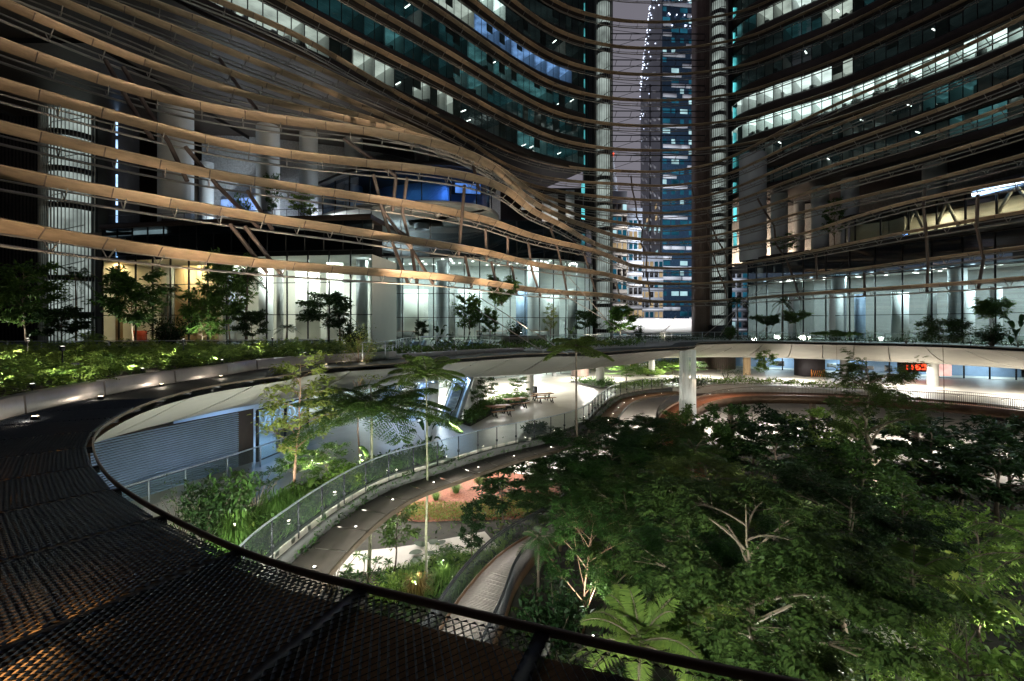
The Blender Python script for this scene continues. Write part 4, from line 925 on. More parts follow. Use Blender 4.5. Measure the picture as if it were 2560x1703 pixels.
for k in range(9, 15):
    za = EYE + [24.6, 27.8, 31.7, 35.8, 39.9, 44.1, 48.3][k - 9]; zb = za + 4
    xb.bar((15.8, 75.5, za + .4), (22.5, 75.6, za + 2.6), .05); xb.bar((15.8, 75.5, za + 3.4), (22.5, 75.6, za + 2.6), .05); xb.bar((15.8, 75.3, za + 2.6), (31, 75.4, za + 2.6), .12); xb.bar((15.8, 75.3, za + 1.6), (31, 75.4, za + 1.6), .10)
    for x in np.arange(16.5, 31, 2.4): xb.bar((x, 75.3, za + 1.6), (x + .3, 75.3, za + 2.6), .07)
part('cross_bracing', xb, M['dsteel'], st, kind='stuff')

# ================================================================ CITY BEHIND
sk = thing('skyscraper', 'tall blue glass skyscraper with white bands and fairy lights seen through the gap', 'skyscraper', (63, 190, 0))
c0, c1, c2 = np.array([57.6, 180.]), np.array([82., 183.]), np.array([63.6, 232.])
part('front_wall', MB().add([(*c0, 0), (*c1, 0), (*c1, 190), (*c0, 190)], [[0, 1, 2, 3]]), M['cityblue'], sk)
part('side_wall', MB().add([(*c0, 0), (*c2, 0), (*c2, 132), (*(c0 * .45 + c2 * .55), 150), (*(c0 * .75 + c2 * .25), 162), (*c0, 170)], [[0, 1, 2, 3]], [[0, 3, 4], [0, 4, 5]]), M['citygrey'], sk)
mb = MB()
for f in (.02, .48): 
    q = c0 * (1 - f) + c2 * f; mb.bar((q[0] - .15, q[1], 0), (q[0] - .15, q[1], 118), .5)
part('joint_line', mb, M['black'], sk)
random.seed(21)
for k in range(44):
    z = 3.5 + k * 3.9; u = .01
    while u < .97:
        w = random.choice([.14, .22, .30, .40]); e2 = min(u + w, .985); a = c0 * (1 - u) + c1 * u; b = c0 * (1 - e2) + c1 * e2; R = random.random()
        if R < .42: part('white_band', MB().bar((a[0], a[1] - .3, z), (b[0], b[1] - .3, z), .5, 1.35), M['citywhite'], sk)
        u = e2 + random.choice([.0, .02, .10])
    for q in range(7):
        if random.random() < (.85 if z < 100 else .5):
            u = q / 7 + .01; a = c0 * (1 - u) + c1 * u; e2 = u + random.choice([.06, .12]); b = c0 * (1 - e2) + c1 * e2
            part('window', MB().bar((a[0], a[1] - .06, z + 2), (b[0], b[1] - .06, z + 2), .08, 1.7), EM['cityteal'] if random.random() < .80 else EM['citylit'], sk)
    if z < 118:
        for q in range(5):
            if random.random() < .6:
                u = .06 + q * .19; a = c0 * (1 - u) + c2 * u; e2 = u + .12; b = c0 * (1 - e2) + c2 * e2
                part('side_fin', MB().bar((a[0] - .12, a[1], z), (b[0] - .12, b[1], z + 3.2), .3, .9), M['citywhite'], sk)
for i in range(26):
    z = random.uniform(20, 62); u = random.uniform(.05, .95); a = c0 * (1 - u) + c2 * u; b = a * .9 + (c0 * (1 - u - .08) + c2 * (u + .08)) * .1
    q = c0 * (1 - u - .07) + c2 * (u + .07); part('side_window', MB().bar((a[0] - .3, a[1], z), (q[0] - .3, q[1], z), .1, 1.6), EM['citywarm'] if i % 2 else EM['citylit'], sk)
fl = MB()
for i in range(130):
    u = random.random(); z = np.interp(u, [0, .25, .55, 1], [170, 162, 150, 132]) - abs(random.gauss(0, 8)) * random.choice([.4, 1, 2.2]); q = c0 * (1 - u) + c2 * u; fl.box((q[0] - .35, q[1], z), (.30, .30, .30))
for i in range(70):
    u = random.random(); z = 140 + 50 * random.random() - 14; z = random.choice([128, 132, 138, 142, 146, 150, 155]) + random.uniform(-.3, .3); q = c0 * (1 - u) + c1 * u; fl.box((q[0], q[1] - .6, z), (.34, .34, .34))
part('fairy_light', fl, EM['fairy'], sk, kind='stuff')
def city_block(label, px0, px1, Y, ytop, ncol, warm, seed, spire=False):
    x0, x1 = (px0 - CX) / F * Y, (px1 - CX) / F * Y; zt = EYE + (HY - ytop) / F * Y
    t = thing('city_building', label, 'building', ((x0 + x1) / 2, Y, 0)); part('wall', MB().box(((x0 + x1) / 2, Y + 6, zt / 2), (x1 - x0, 12, zt)), M['citygrey'], t)
    rr = random.Random(seed); nr = int((zt - 8) / 3.6); w = (x1 - x0) / ncol
    for r in range(nr):
        part('floor_band', MB().box(((x0 + x1) / 2, Y - .12, 8 + r * 3.6 - .5), (x1 - x0, .3, .7)), M['citywhite'] if rr.random() < .5 else M['citygrey'], t)
        for c in range(ncol):
            R = rr.random(); m_ = EM['citywarm'] if R < warm else EM['cityteal'] if R < .62 else EM['citylit'] if R < .68 else M['black']
            part('window', MB().box((x0 + (c + .5) * w, Y - .05, 8 + r * 3.6 + 1.4), (w * .72, .14, 2.0)), m_, t)
    if spire: part('spire', MB().lathe(((x0 + x1) / 2, Y + 6, zt), [((x1 - x0) * .3, 0), ((x1 - x0) * .22, 5), (.2, 12)], 12), M['citygrey'], t); part('beacon', MB().box(((x0 + x1) / 2, Y + 6, zt + 12.3), (.7, .7, .7)), EM['red'], t)
city_block('low grey office building with warm windows left of the skyscraper', 1518, 1568, 130, 478, 4, .30, 3, True)
city_block('narrow apartment building with bright windows beside the skyscraper', 1560, 1606, 150, 520, 4, .34, 4)
city_block('dim building behind the bronze blades with scattered warm windows', 1600, 1658, 168, 640, 5, .30, 5)
city_block('distant building with lit floors behind the right stair drum', 1825, 1870, 170, 470, 3, .1, 6)
tag(obj('site_hoarding', MB().box((0, 0, 0), (24., .2, 3.1)).mesh('site_hoarding', M['card']), None, (29.5, 93., EYE - .35)), 'long white hoarding board lit up between the two stair cores', 'hoarding')
lamp_area('city_fill', (52, 128, 40), 14, 8, 26000, (.80, .88, 1), (64, 182, 70))  # unseen area lights added to brighten the skyscraper and city walls
lamp_area('city_fill', (44, 118, 30), 10, 6, 9000, (1, .86, .70), (40, 130, 36))
lamp_area('hoarding_lamp', (29.5, 89.5, EYE + 2.2), 20, .5, 900, (1, 1, 1), (29.5, 93, EYE - .4))
# ================================================================ PLAZA LEVEL: walls, escalators, furniture
# slatted shutter wall on the near left
SH = spline([(-16.6, 13.5), (-15.9, 17.5), (-14.6, 21.5), (-13.45, 24.6)], step=.5)
sh = thing('shutter_wall', 'blue grey shutter wall of thin horizontal slats under the canopy edge', 'shutter', (-15, 20, ZB))
c = SH.copy(); c[:, 2] = ZB; b = off(SH, .14)
part('backing', MB().grid(np.stack([np.c_[b[:, :2], np.full(len(b), ZB)], np.c_[b[:, :2], np.full(len(b), 8.6)]], 1)), M['spandrel'], sh)
for i in range(27):
    z = ZB + .08 + i * .102; cc = SH[::3].copy(); cc[:, 2] = z; part('slat', MB().sweep(cc, [(-.04, -.02), (.06, .02), (.06, .035), (-.04, -.005)]), M['bluew'], sh)
rl2 = spline([(-15.2, 15.2), (-14.4, 18.4), (-13.1, 22.2), (-12.2, 26.), (-11.6, 29.)], step=.5)
t = thing('glass_railing', 'straight glass railing with pale handrail in front of the slatted shutter wall', 'railing', (-14, 20, ZB))
n = 8
for i in range(n):
    k0, k1 = int(i * (len(rl2) - 1) / n), int((i + 1) * (len(rl2) - 1) / n); a, b_ = rl2[k0], rl2[k1]
    d = (b_ - a) * .02; part('glass_panel', MB().add([(a[0]+d[0], a[1]+d[1], ZB + .05), (b_[0]-d[0], b_[1]-d[1], ZB + .05), (b_[0]-d[0], b_[1]-d[1], ZB + 1.0), (a[0]+d[0], a[1]+d[1], ZB + 1.0)], [[0, 1, 2, 3]]), M['rail'], t)
    part('post', MB().bar((a[0], a[1], ZB), (a[0], a[1], ZB + 1.05), .05), M['esc'], t)
h = rl2.copy(); h[:, 2] = ZB + 1.08; part('handrail', MB().tube(h, .04, 6), M['esc'], t, True)
# shop front with blue light
SF = spline([(-13.4, 24.7), (-12.8, 29.), (-12.6, 33.), (-11.6, 39.), (-10.2, 47.), (-6.5, 57.), (0., 65.), (6., 68.6), (11.8, 70.)], step=1.)
sf = thing('shop_front', 'glass shop fronts along the back of the plaza, blue lit at the near end', 'shop front', (-10, 45, ZB))
glazed(sf, SF, [ZB, 8.5], [M['lobby']], 2.4)
b = off(SF, 5.0)
part('interior_wall', MB().grid(np.stack([np.c_[b[:, :2], np.full(len(b), ZB)], np.c_[b[:, :2], np.full(len(b), 8.5)]], 1)), M['white'], sf)
random.seed(5)
for k in range(7):
    a0 = np.array([-14.8, 26.4 + k * .9, 6.9 + random.random() * .5]); pts = [a0 + [random.uniform(-.2, .2), f * 1.6, .55 * math.sin(f * 7 + k)] for f in np.linspace(0, 1, 9)]
    part('neon_tube', MB().tube(spline(pts, n=24), .016, 5), EM['led'], sf)
lamp_area('shop_lamp', (-15.2, 28.2, 8.35), 2, 4, 150, (.28, .52, 1), (-15.2, 28.21, 0)); [lamp_spot('shutter_fill', (-11.6 - .35 * (20 - yy) , yy, 8.2), (-14.9 - .2 * (20 - yy), yy, 6.2), 70, (.55, .70, 1), 95, .2, .9) for yy in (16.5, 20.5, 24)]  # blue spots on the shutter are added to brighten its slats
for x, y, p in [(-12.5, 42, 260), (-8, 58, 420), (3, 70, 700)]: lamp_area('shop_lamp', (x, y, 8.35), 2.5, 2.5, p, (.95, 1, 1), (x, y + .01, 0))
t = thing('bar_counter', 'timber bar counter inside the blue lit shop front', 'counter', (-12.2, 28.6, ZB)); part('top', MB().box((-13.4, 29.4, ZB + 1.05), (.6, 4.2, .07), -.1), M['tablewood'], t); part('panel', MB().box((-13.55, 29.4, ZB + .5), (.12, 4.0, 1.0), -.1), M['greywall'], t)
def stool(x, y, label):
    t = thing('bar_stool', label, 'stool', (x, y, ZB), 'stools at the bar counter'); obj('seat', MB().lathe((0, 0, .74), [(0, 0), (.17, 0), (.18, .03), (.0, .04)], 12).mesh('seat', M['white']), t, (0, 0, 0))
    for sx, sy in ((1, 1), (1, -1), (-1, 1), (-1, -1)): obj('leg', MB().bar((sx * .20, sy * .20, 0), (sx * .11, sy * .11, .75), .03).mesh('leg', M['white']), t, (0, 0, 0))
    rg = MB()
    for z in (.2, .38, .56):
        r = .20 - .09 * z / .75
        for a, b in (((-r, -r), (r, -r)), ((r, -r), (r, r)), ((r, r), (-r, r)), ((-r, r), (-r, -r))): rg.bar((*a, z), (*b, z), .02)
    obj('rung', rg.mesh('rung', M['white']), t, (0, 0, 0))
for p, lb in [(G(762, 1102, ZB), 'white stool at the near end of the timber bar counter'), (G(790, 1092, ZB), 'white stool second from the near end of the bar'), (G(810, 1076, ZB), 'white stool at the far end of the timber bar counter')]: stool(p[0], p[1], lb)

# escalators
def escalator(x, y, label, az=math.atan2(.97, .16)):
    t = thing('escalator', label, 'escalator', (x, y, ZB), 'escalators rising from the plaza'); t.rotation_euler = (0, 0, az - math.pi / 2)
    sl = math.tan(math.radians(33)); W2 = .52; run = 8.6
    prof = lambda s: max(0, s) * sl
    st = MB().box((0, 0, 0), (1.0, .40, .05)).add([(-.5, .2, 0), (.5, .2, 0), (.5, .2, .23), (-.5, .2, .23)], [[0, 1, 2, 3]]).mesh('step', M['escstep'])
    obj('landing_plate', MB().box((0, -.75, .015), (1.1, 1.4, .03)).mesh('landing_plate', M['esc']), t, (0, 0, 0))
    for i in range(int(run / .37)): obj('step', st, t, (0, .1 + i * .37, .06 + prof(i * .37)))
    edge = MB().box((0, -.18, .028), (1.0, .03, .008)).mesh('step_edge', M['yellow'])
    for sd in (-1, 1):
        ys = np.r_[-1.0, np.linspace(-.2, run, 12)]
        lo_ = np.array([[sd * (W2 + .03), q, prof(q) + .12] for q in ys]); hi_ = lo_ + [0, 0, .78]; hi_[0, 2] = .80
        obj('side_glass', MB().grid(np.stack([lo_, hi_], 1)).mesh('side_glass', M['rail']), t, (0, 0, 0))
        sk_ = np.array([[sd * (W2 + .12), q, prof(q) - .05] for q in ys]); obj('skirt', MB().sweep(sk_, [(-.10, -.35), (-.10, .20), (.10, .20), (.10, -.35)]).mesh('skirt', M['esc']), t, (0, 0, 0))
        hp = [(sd * (W2 + .03), -.9, .14), (sd * (W2 + .03), -1.28, .35), (sd * (W2 + .03), -1.32, .68), (sd * (W2 + .03), -1.05, .93), (sd * (W2 + .03), -.3, .95)] + [(sd * (W2 + .03), q, prof(q) + .95) for q in np.linspace(.4, run, 8)]
        obj('handrail', MB().tube(spline(hp, step=.2), .045, 6).mesh('handrail', M['rubber'], True), t, (0, 0, 0))
        obj('light_strip', MB().tube([(sd * (W2 + .0), q, prof(q) + .16) for q in np.linspace(0, run, 6)], .008, 4).mesh('light_strip', EM['led']), t, (0, 0, 0))
    obj('truss', MB().sweep(np.array([[0, q, prof(q) - .1] for q in np.linspace(0, run, 8)]), [(-.6, -.75), (-.6, -.05), (.6, -.05), (.6, -.75)]).mesh('truss', M['white']), t, (0, 0, 0))
pE = G(1121, 1055, ZB); escalator(pE[0], pE[1], 'escalator right of the blue grey column, climbing away from the plaza')
pE = G(1035, 1045, ZB); escalator(pE[0], pE[1], 'escalator left of the blue grey column, half hidden by palm fronds')
pE = G(950, 1040, ZB); escalator(pE[0], pE[1], 'third escalator farthest left, seen through the tree fern')
t = thing('stair_wall', 'pale sloping side wall beside the escalators', 'wall', (-3.2, 36, ZB)); part('wall', MB().add([(-3.7, 35.6, ZB), (-2.5, 43, ZB), (-2.5, 43, 8.6), (-3.1, 39.5, 8.6), (-3.7, 35.6, ZB + .7)], [[0, 1, 2, 4]], [[2, 3, 4]]), M['white'], t)
lamp_area('escalator_lamp', (-5.4, 39, 8.3), 4, 1.5, 360, (.50, .68, 1), (-5.6, 37, 5)); lamp_area('escalator_lamp', (-9, 37, 8.3), 2, 2, 160, (.45, .65, 1), (-9, 37.1, 5))
# columns of the plaza
for (px, py, r, m_, lb) in [(1083, 1050, .42, 'bluecol', 'blue grey column between the two right escalators'), (1324, 991, .42, 'concrete', 'concrete column behind the picnic tables'), (1500, 959, .52, 'concrete', 'concrete column beside the low round planter on the plaza'), (1629, 940, .42, 'concrete', 'concrete column just left of the waterfall'), (1867, 937, .5, 'lobbywarm', 'warm yellow column right of the ribbed brown drum'), (1385, 941, .3, 'greywall', 'slim column in front of the far plaza shop front'), (2332, 965, .55, 'concrete', 'concrete column standing on the wide white floor at right'), (2110, 941, .5, 'concrete', 'concrete column behind the spreading tree at right')]:
    p = G(px, py, ZB); tag(obj('plaza_column', MB().lathe((0, 0, 0), [(r, 0), (r, 8.6 - ZB)], 24).mesh('plaza_column', M[m_], True), None, tuple(p)), lb, 'column', 'columns of the plaza')
p = G(1450, 940, ZB); t = thing('ribbed_drum', 'dark brown ribbed drum at the back of the plaza', 'drum', tuple(p)); part('wall', MB().lathe((p[0], p[1], 0), [(1.25, ZB), (1.25, 8.6)], 24), M['brown'], t, True)
p = G(1795, 922, ZB); t = thing('ribbed_drum', 'wide brown ribbed drum below the right stair core', 'drum', tuple(p)); part('wall', MB().lathe((p[0] + .6, p[1], 0), [(2.0, ZB), (2.0, 8.6)], 28), M['brown'], t, True)
mb = MB()
for i in range(22):
    a = math.pi * (1 + (i + .5) / 22); mb.box((p[0] + .6 + 2.04 * math.cos(a), p[1] + 2.04 * math.sin(a), (ZB + 8.6) / 2), (.09, .09, 8.6 - ZB), a)
part('fin', mb, M['trim'], t, kind='stuff')
p = G(2037, 942, ZB); t = thing('clad_block', 'purple brown clad block at the back of the right plaza', 'kiosk', tuple(p)); part('wall', MB().box((p[0], p[1] + 1.2, (ZB + 8.6) / 2), (2.9, 2.4, 8.6 - ZB)), M['plum'], t)
p = G(2040, 943, ZB); t = thing('folding_barrier', 'orange zigzag folding barrier by the purple brown block', 'barrier', tuple(p)); mb = MB()
for i in range(6): x = p[0] - .7 + i * .28; mb.bar((x, p[1] - .2, ZB + .05), (x + .28, p[1] - .2, ZB + .95), .04)
part('lattice', mb, M['orange'], t); part('post', MB().bar((p[0] - .75, p[1] - .2, ZB), (p[0] - .75, p[1] - .2, ZB + 1.05), .07), M['orange'], t); part('post', MB().bar((p[0] + 1.0, p[1] - .2, ZB), (p[0] + 1.0, p[1] - .2, ZB + 1.05), .07), M['orange'], t)
# right shop front and clock sign
SR2 = spline([(36.4, 79.), (41., 76.), (47., 70.5), (57., 64.5), (68., 60.)], step=1.2)
s2 = thing('shop_front', 'glass shop fronts along the right back of the plaza behind the white floor', 'shop front', (50, 69, ZB))
glazed(s2, SR2, [ZB, 8.5], [M['lobby']], 2.6)
b = off(SR2, 4.5); part('interior_wall', MB().grid(np.stack([np.c_[b[:, :2], np.full(len(b), ZB)], np.c_[b[:, :2], np.full(len(b), 8.5)]], 1)), M['bluew'], s2)
random.seed(9)
for i in range(10):
    q = SR2[4 + i * 2] + normals2(SR2)[4 + i * 2] * random.uniform(1, 3); w = random.uniform(.8, 1.8); part('display', MB().box((q[0], q[1], ZB + .6 + random.random() * .5), (w, .4, random.uniform(.5, 1.4)), -.5), M[random.choice(['dsteel', 'white', 'greywall', 'spandrel'])], s2)
for x, y in [(43, 77), (50, 71), (58, 66.5), (65, 63.5)]: lamp_area('shop_lamp', (x, y, 8.3), 3, 1, 260, (.78, .90, 1), (x, y + .01, 0))
pS = P(2292, 918, 62.6)
sg = thing('clock_sign', 'red lit number sign reading 11 59 inside the right shop front', 'sign', tuple(pS))
SEG = {'1': 'bc', '5': 'afgcd', '9': 'abcdfg', '0': 'abcdef'}
def digit(ch, x0):
    mb = MB(); w, h = .42, .62
    P2 = dict(a=((0, h), (w, h)), b=((w, h), (w, h/2)), c=((w, h/2), (w, 0)), d=((0, 0), (w, 0)), e=((0, 0), (0, h/2)), f=((0, h/2), (0, h)), g=((0, h/2), (w, h/2)))
    for s in SEG[ch]: (a, b_) = P2[s]; mb.bar((pS[0] - 1.7 + x0 + a[0], pS[1], pS[2] - .3 + a[1]), (pS[0] - 1.7 + x0 + b_[0], pS[1], pS[2] - .3 + b_[1]), .13)
    part('digit', mb, EM['red'], sg)
for i, ch in enumerate('1159'): digit(ch, i * .72 + (.25 if i > 1 else 0))
mb = MB(); mb.box((pS[0] - .10, pS[1], pS[2] - .1), (.12, .12, .12)); mb.box((pS[0] - .10, pS[1], pS[2] + .18), (.12, .12, .12)); part('colon', mb, EM['red'], sg)
part('panel', MB().box((pS[0] + .2, pS[1] + .2, pS[2]), (5.2, .12, 1.3)), M['black'], sg)
tag(obj('lit_poster', MB().box((0, 0, 0), (1.5, .12, 1.5), -.4).mesh('lit_poster', EM['pink']), None, (pS[0] + 3.1, pS[1] - .6, pS[2] - .35)), 'pink glowing poster right of the red number sign', 'poster')
# street side of the plaza beyond the columns
t = thing('street_wall', 'grey blue street wall beyond the open side of the plaza', 'wall', (20, 88, 0)); part('wall', MB().box((20, 88, 6.6), (34, .4, 5.5)), M['bluew'], t)
lamp_area('street_lamp', (18, 84, 8.2), 14, 1, 420, (1, .96, .86), (18, 86, 4))
t = thing('yellow_bin', 'yellow bin beyond the plaza between green plants', 'bin', (21, 82, ZB)); part('body', MB().box((26.2 - 5, 82, ZB + .55), (.9, .8, 1.1)), M['yellow'], t); part('lid', MB().box((26.2 - 5, 82, ZB + 1.14), (1.0, .9, .08)), M['yellow'], t)
# picnic tables with separate benches
def xlegs(mb, x, w, h):
    mb.bar((x, -w, 0), (x, w * .35, h), .07, .06); mb.bar((x, w, 0), (x, -w * .35, h), .07, .06)
def picnic(px, py, rz, names):
    p = G(px, py, ZB)
    t = thing('picnic_table', names[0], 'table', tuple(p), 'picnic tables on the plaza'); t.rotation_euler = (0, 0, rz)
    for i in range(5): obj('plank', MB().box((0, -.32 + i * .16, .75), (2.0, .145, .045)).mesh('plank', M['tablewood']), t, (0, 0, 0))
    for sx in (-.65, .65):
        mb = MB(); xlegs(mb, sx, .42, .73); obj('leg_frame', mb.mesh('leg_frame', M['dsteel']), t, (0, 0, 0))
    obj('brace', MB().bar((-.65, 0, .38), (.65, 0, .38), .06).mesh('brace', M['dsteel']), t, (0, 0, 0))
    for sd, nm in ((-1, names[1]), (1, names[2])):
        q = np.array([p[0] - math.sin(rz) * .82 * sd, p[1] + math.cos(rz) * .82 * sd, ZB])
        b = thing('bench', nm, 'bench', tuple(q), 'benches at the picnic tables'); b.rotation_euler = (0, 0, rz)
        for i in range(2): obj('plank', MB().box((0, -.09 + i * .18, .45), (1.9, .165, .04)).mesh('plank', M['tablewood']), b, (0, 0, 0))
        for sx in (-.6, .6):
            mb = MB(); xlegs(mb, sx, .22, .43); obj('leg_frame', mb.mesh('leg_frame', M['dsteel']), b, (0, 0, 0))
picnic(1247, 1038, .45, ['timber picnic table nearest the glass balustrade', 'timber bench on the near side of the nearest picnic table', 'timber bench on the far side of the nearest picnic table'])
picnic(1288, 1018, .45, ['timber picnic table in the middle of the three', 'timber bench on the near side of the middle picnic table', 'timber bench on the far side of the middle picnic table'])
picnic(1357, 1004, .35, ['timber picnic table standing apart at the right', 'timber bench on the near side of the right picnic table', 'timber bench on the far side of the right picnic table'])
for px, py, m_, lb in [(1338, 992, 'dsteel', 'dark slim litter bin beside the concrete column behind the picnic tables'), (2210, 958, 'esc', 'steel litter bin on the white floor at right')]:
    p = G(px, py, ZB); t = thing('litter_bin', lb, 'bin', tuple(p)); obj('body', MB().lathe((0, 0, 0), [(.0, 0), (.24, 0), (.26, .95), (.22, .97), (.2, .9)], 16).mesh('body', M[m_], True), t, (0, 0, 0)); obj('lid', MB().lathe((0, 0, 0), [(.27, .98), (.27, 1.02), (.1, 1.08), (0, 1.08)], 16).mesh('lid', M['dsteel'], True), t, (0, 0, 0))
# waterfall of thin strands from the canopy tip
wf = thing('waterfall', 'white curtain of falling water strands from the tip of the canopy', 'waterfall', (16.1, 43., 1.0))
random.seed(33)
for i in range(46):
    a = 2 * math.pi * i / 46; r = .70 + random.uniform(-.03, .03); x, y = 16.1 + r * math.cos(a), 43.0 + r * .55 * math.sin(a); L0 = random.uniform(.9, 2.6)
    pts = [(x + random.uniform(-.012, .012) * k, y, 10.7 + (L0 - 10.7) * k / 6) for k in range(7)]
    part('water_strand', MB().tube(pts, np.linspace(.035, .055, 7) * random.uniform(.7, 1.3), 5), M['strands'], wf, True)
lamp_spot('waterfall_lamp', (14.6, 38.5, 5.6), (16.1, 43, 8), 420, (1, .97, .88), 50); lamp_spot('waterfall_lamp', (18, 39.5, 4.6), (16.1, 43, 5), 260, (1, .97, .88), 70)

# ---------------------------------------------------------------- terrace glass rails
def terrace_rail(label, path, z, mname, hgt=1.05, step=1.8):
    t = thing('terrace_balustrade', label, 'balustrade', (path[0][0], path[0][1], z)); L = np.r_[0, np.cumsum(np.linalg.norm(np.diff(path, axis=0), axis=1))]; n = int(L[-1] / step)
    at = lambda s: np.array([np.interp(s, L, path[:, 0]), np.interp(s, L, path[:, 1])])
    for i in range(n):
        a, b_ = at(L[-1] * (i + .02) / n), at(L[-1] * (i + .98) / n)
        part('glass_panel', MB().add([(*a, z), (*b_, z), (*b_, z + hgt - .05), (*a, z + hgt - .05)], [[0, 1, 2, 3]]), M[mname], t); part('post', MB().bar((*a, z), (*a, z + hgt), .05), M['esc'], t)
    h = path.copy(); h[:, 2] = z + hgt; part('handrail', MB().tube(h[::2], .03, 5), M['esc'], t)
terrace_rail('long dark glass balustrade with a thin bright rail behind the left planter', spline([(-38., 26.5), (-28., 27.), (-20., 28.), (-14., 30.), (-11.8, 31.5)], step=.6), ZA, 'raildark')
TC = spline([G(905, 905, ZA), G(960, 900, ZA), (-7., 36.5, 0), (-2., 41., 0), (3.5, 43.5, 0), (9.5, 47.5, 0), (15.5, 53., 0), (21., 58.5, 0), (29., 60.5, 0), (37., 56.5, 0), (44., 50.5, 0), (46.5, 43., 0), (46.5, 36., 0)], step=.6)
terrace_rail('clear glass balustrade running round the middle and right terrace', TC, ZA, 'rail')
for a, w, z in [((-1.2, 44.0), 3.2, .45), ((-9, 38.5), 2.0, .3)]:
    pass
t = thing('planter_box', 'pale box planter behind the middle terrace balustrade', 'planter', (0, 46, ZA)); part('box', MB().box((1.2, 46.4, ZA + .42), (4.4, 1.2, .84), .45), M['concrete'], t); part('soil', MB().box((1.2, 46.4, ZA + .85), (4.2, 1.0, .04), .45), M['soil'], t)
# ================================================================ PLANTS
def nrm(a): return a / np.maximum(np.linalg.norm(a, axis=-1, keepdims=True), 1e-9)
def leafquads(mb, C, D, Nn, L, Wd, fold=.25, mid=.45):
    D = nrm(D); S_ = nrm(np.cross(D, Nn)); U = np.cross(S_, D); L = np.broadcast_to(np.asarray(L, float), (len(C),))[:, None]; Wd = np.broadcast_to(np.asarray(Wd, float), (len(C),))[:, None]
    m_ = C + D * L * mid
    V = np.stack([C, m_ + S_ * Wd / 2 + U * Wd * fold, C + D * L - U * L * .12, m_ - S_ * Wd / 2 + U * Wd * fold], 1)
    n = len(C); mb.add(V.reshape(-1, 3), np.arange(4 * n).reshape(n, 4))
def sprays(mb, C, D, ls, k, ll, lw, rng, droop=.35):
    """small pinnate leaves: k pairs of leaflets on a drooping midrib"""
    n = len(C); D = nrm(D); up = np.tile([0, 0, 1.], (n, 1)) + rng.normal(0, .25, (n, 3)); S_ = nrm(np.cross(D, up)); t = np.linspace(.12, 1, k)
    ls = np.broadcast_to(np.asarray(ls, float), (n,))
    P_ = C[:, None] + D[:, None] * (ls[:, None] * t)[..., None]; P_[..., 2] -= droop * ls[:, None] * t ** 2
    for sd in (-1, 1):
        d = nrm(S_[:, None] * sd + D[:, None] * .45 + rng.normal(0, .12, (n, k, 3)))
        d[..., 2] -= .15; taper = np.sin(np.pi * (.18 + .78 * t)) ** .7
        leafquads(mb, P_.reshape(-1, 3), d.reshape(-1, 3), np.tile([0, 0, 1.], (n * k, 1)) + rng.normal(0, .3, (n * k, 3)), (ll * taper * np.ones((n, 1))).ravel(), lw)
def quad_path(a, c, b, n=6):
    t = np.linspace(0, 1, n)[:, None]; return a * (1 - t) ** 2 + 2 * c * t * (1 - t) + b * t ** 2
def make_tree(seed, H, r0, base, R, nlimb=12, ntwig=6, nleaf=14, kind='broad', L=.14, Wd=.07, top=1., flat=.5, wob=.12, rise=.25, jit=.10, droop=.3, fork=None):
    rng = np.random.default_rng(seed); tr = MB(); cr = MB()
    tz = np.linspace(0, 1, 9); tp = np.c_[np.cumsum(rng.normal(0, wob, 9)) * H * .06, np.cumsum(rng.normal(0, wob, 9)) * H * .06, tz * H * .92]; tp[0] = 0
    tr.tube(tp, r0 * (1 - .93 * tz), 8)
    C = []; D = []; ga = 2.4
    for i in range(nlimb):
        f = base + (.97 - base) * (i + rng.random() * .8) / nlimb; s = np.array([np.interp(f * .98, tz, tp[:, k]) for k in range(3)])
        az = i * ga + rng.normal(0, .4); u = (f - base) / max(1 - base, .01)
        ln = R * (math.sin(math.pi * min(.95, .28 + .62 * u)) ** .6) * rng.uniform(.72, 1.08)
        e = s + np.array([math.cos(az) * ln, math.sin(az) * ln, ln * rng.uniform(.25, .75) * flat + rise * H * .15 * (1 - u)])
        m_ = s * .5 + e * .5 + [0, 0, ln * .16] + rng.normal(0, .08 * ln, 3); lp = quad_path(s, m_, e, 7); rr = r0 * (1 - .7 * f) * .62
        tr.tube(lp, np.linspace(rr, rr * .25, 7), 5)
        for j in range(ntwig):
            g = rng.uniform(.30, 1.0); ts = np.array([np.interp(g, np.linspace(0, 1, 7), lp[:, k]) for k in range(3)])
            az2 = az + rng.normal(0, .9); tl = R * rng.uniform(.22, .48); td = np.array([math.cos(az2), math.sin(az2), rng.uniform(-.15, .65) * flat * 1.6]); te = ts + td * tl
            tw = quad_path(ts, ts * .5 + te * .5 + [0, 0, .06 * tl], te, 4); tr.tube(tw, np.linspace(rr * .3, rr * .08, 4), 3)
            q = rng.uniform(.2 if kind == 'broad' else .5, 1.06, nleaf); p = np.stack([np.interp(q, np.linspace(0, 1, 4), tw[:, k]) for k in range(3)], 1) + rng.normal(0, jit * R * .5, (nleaf, 3)) * [1, 1, .6]
            C.append(p); D.append(td[None] + rng.normal(0, .75, (nleaf, 3)) * [1, 1, .55])
    C = np.vstack(C); D = np.vstack(D)
    if kind == 'broad':
        D[:, 2] -= .25; leafquads(cr, C, D, np.tile([0, 0, 1.], (len(C), 1)) + rng.normal(0, .5, (len(C), 3)), L * rng.uniform(.7, 1.25, len(C)), Wd * rng.uniform(.8, 1.2, len(C)))
    else:
        D[:, 2] = D[:, 2] * .35 - .05; sprays(cr, C, D, L * rng.uniform(.7, 1.3, len(C)), 7, L * .36, Wd, rng, droop)
    return tr, cr
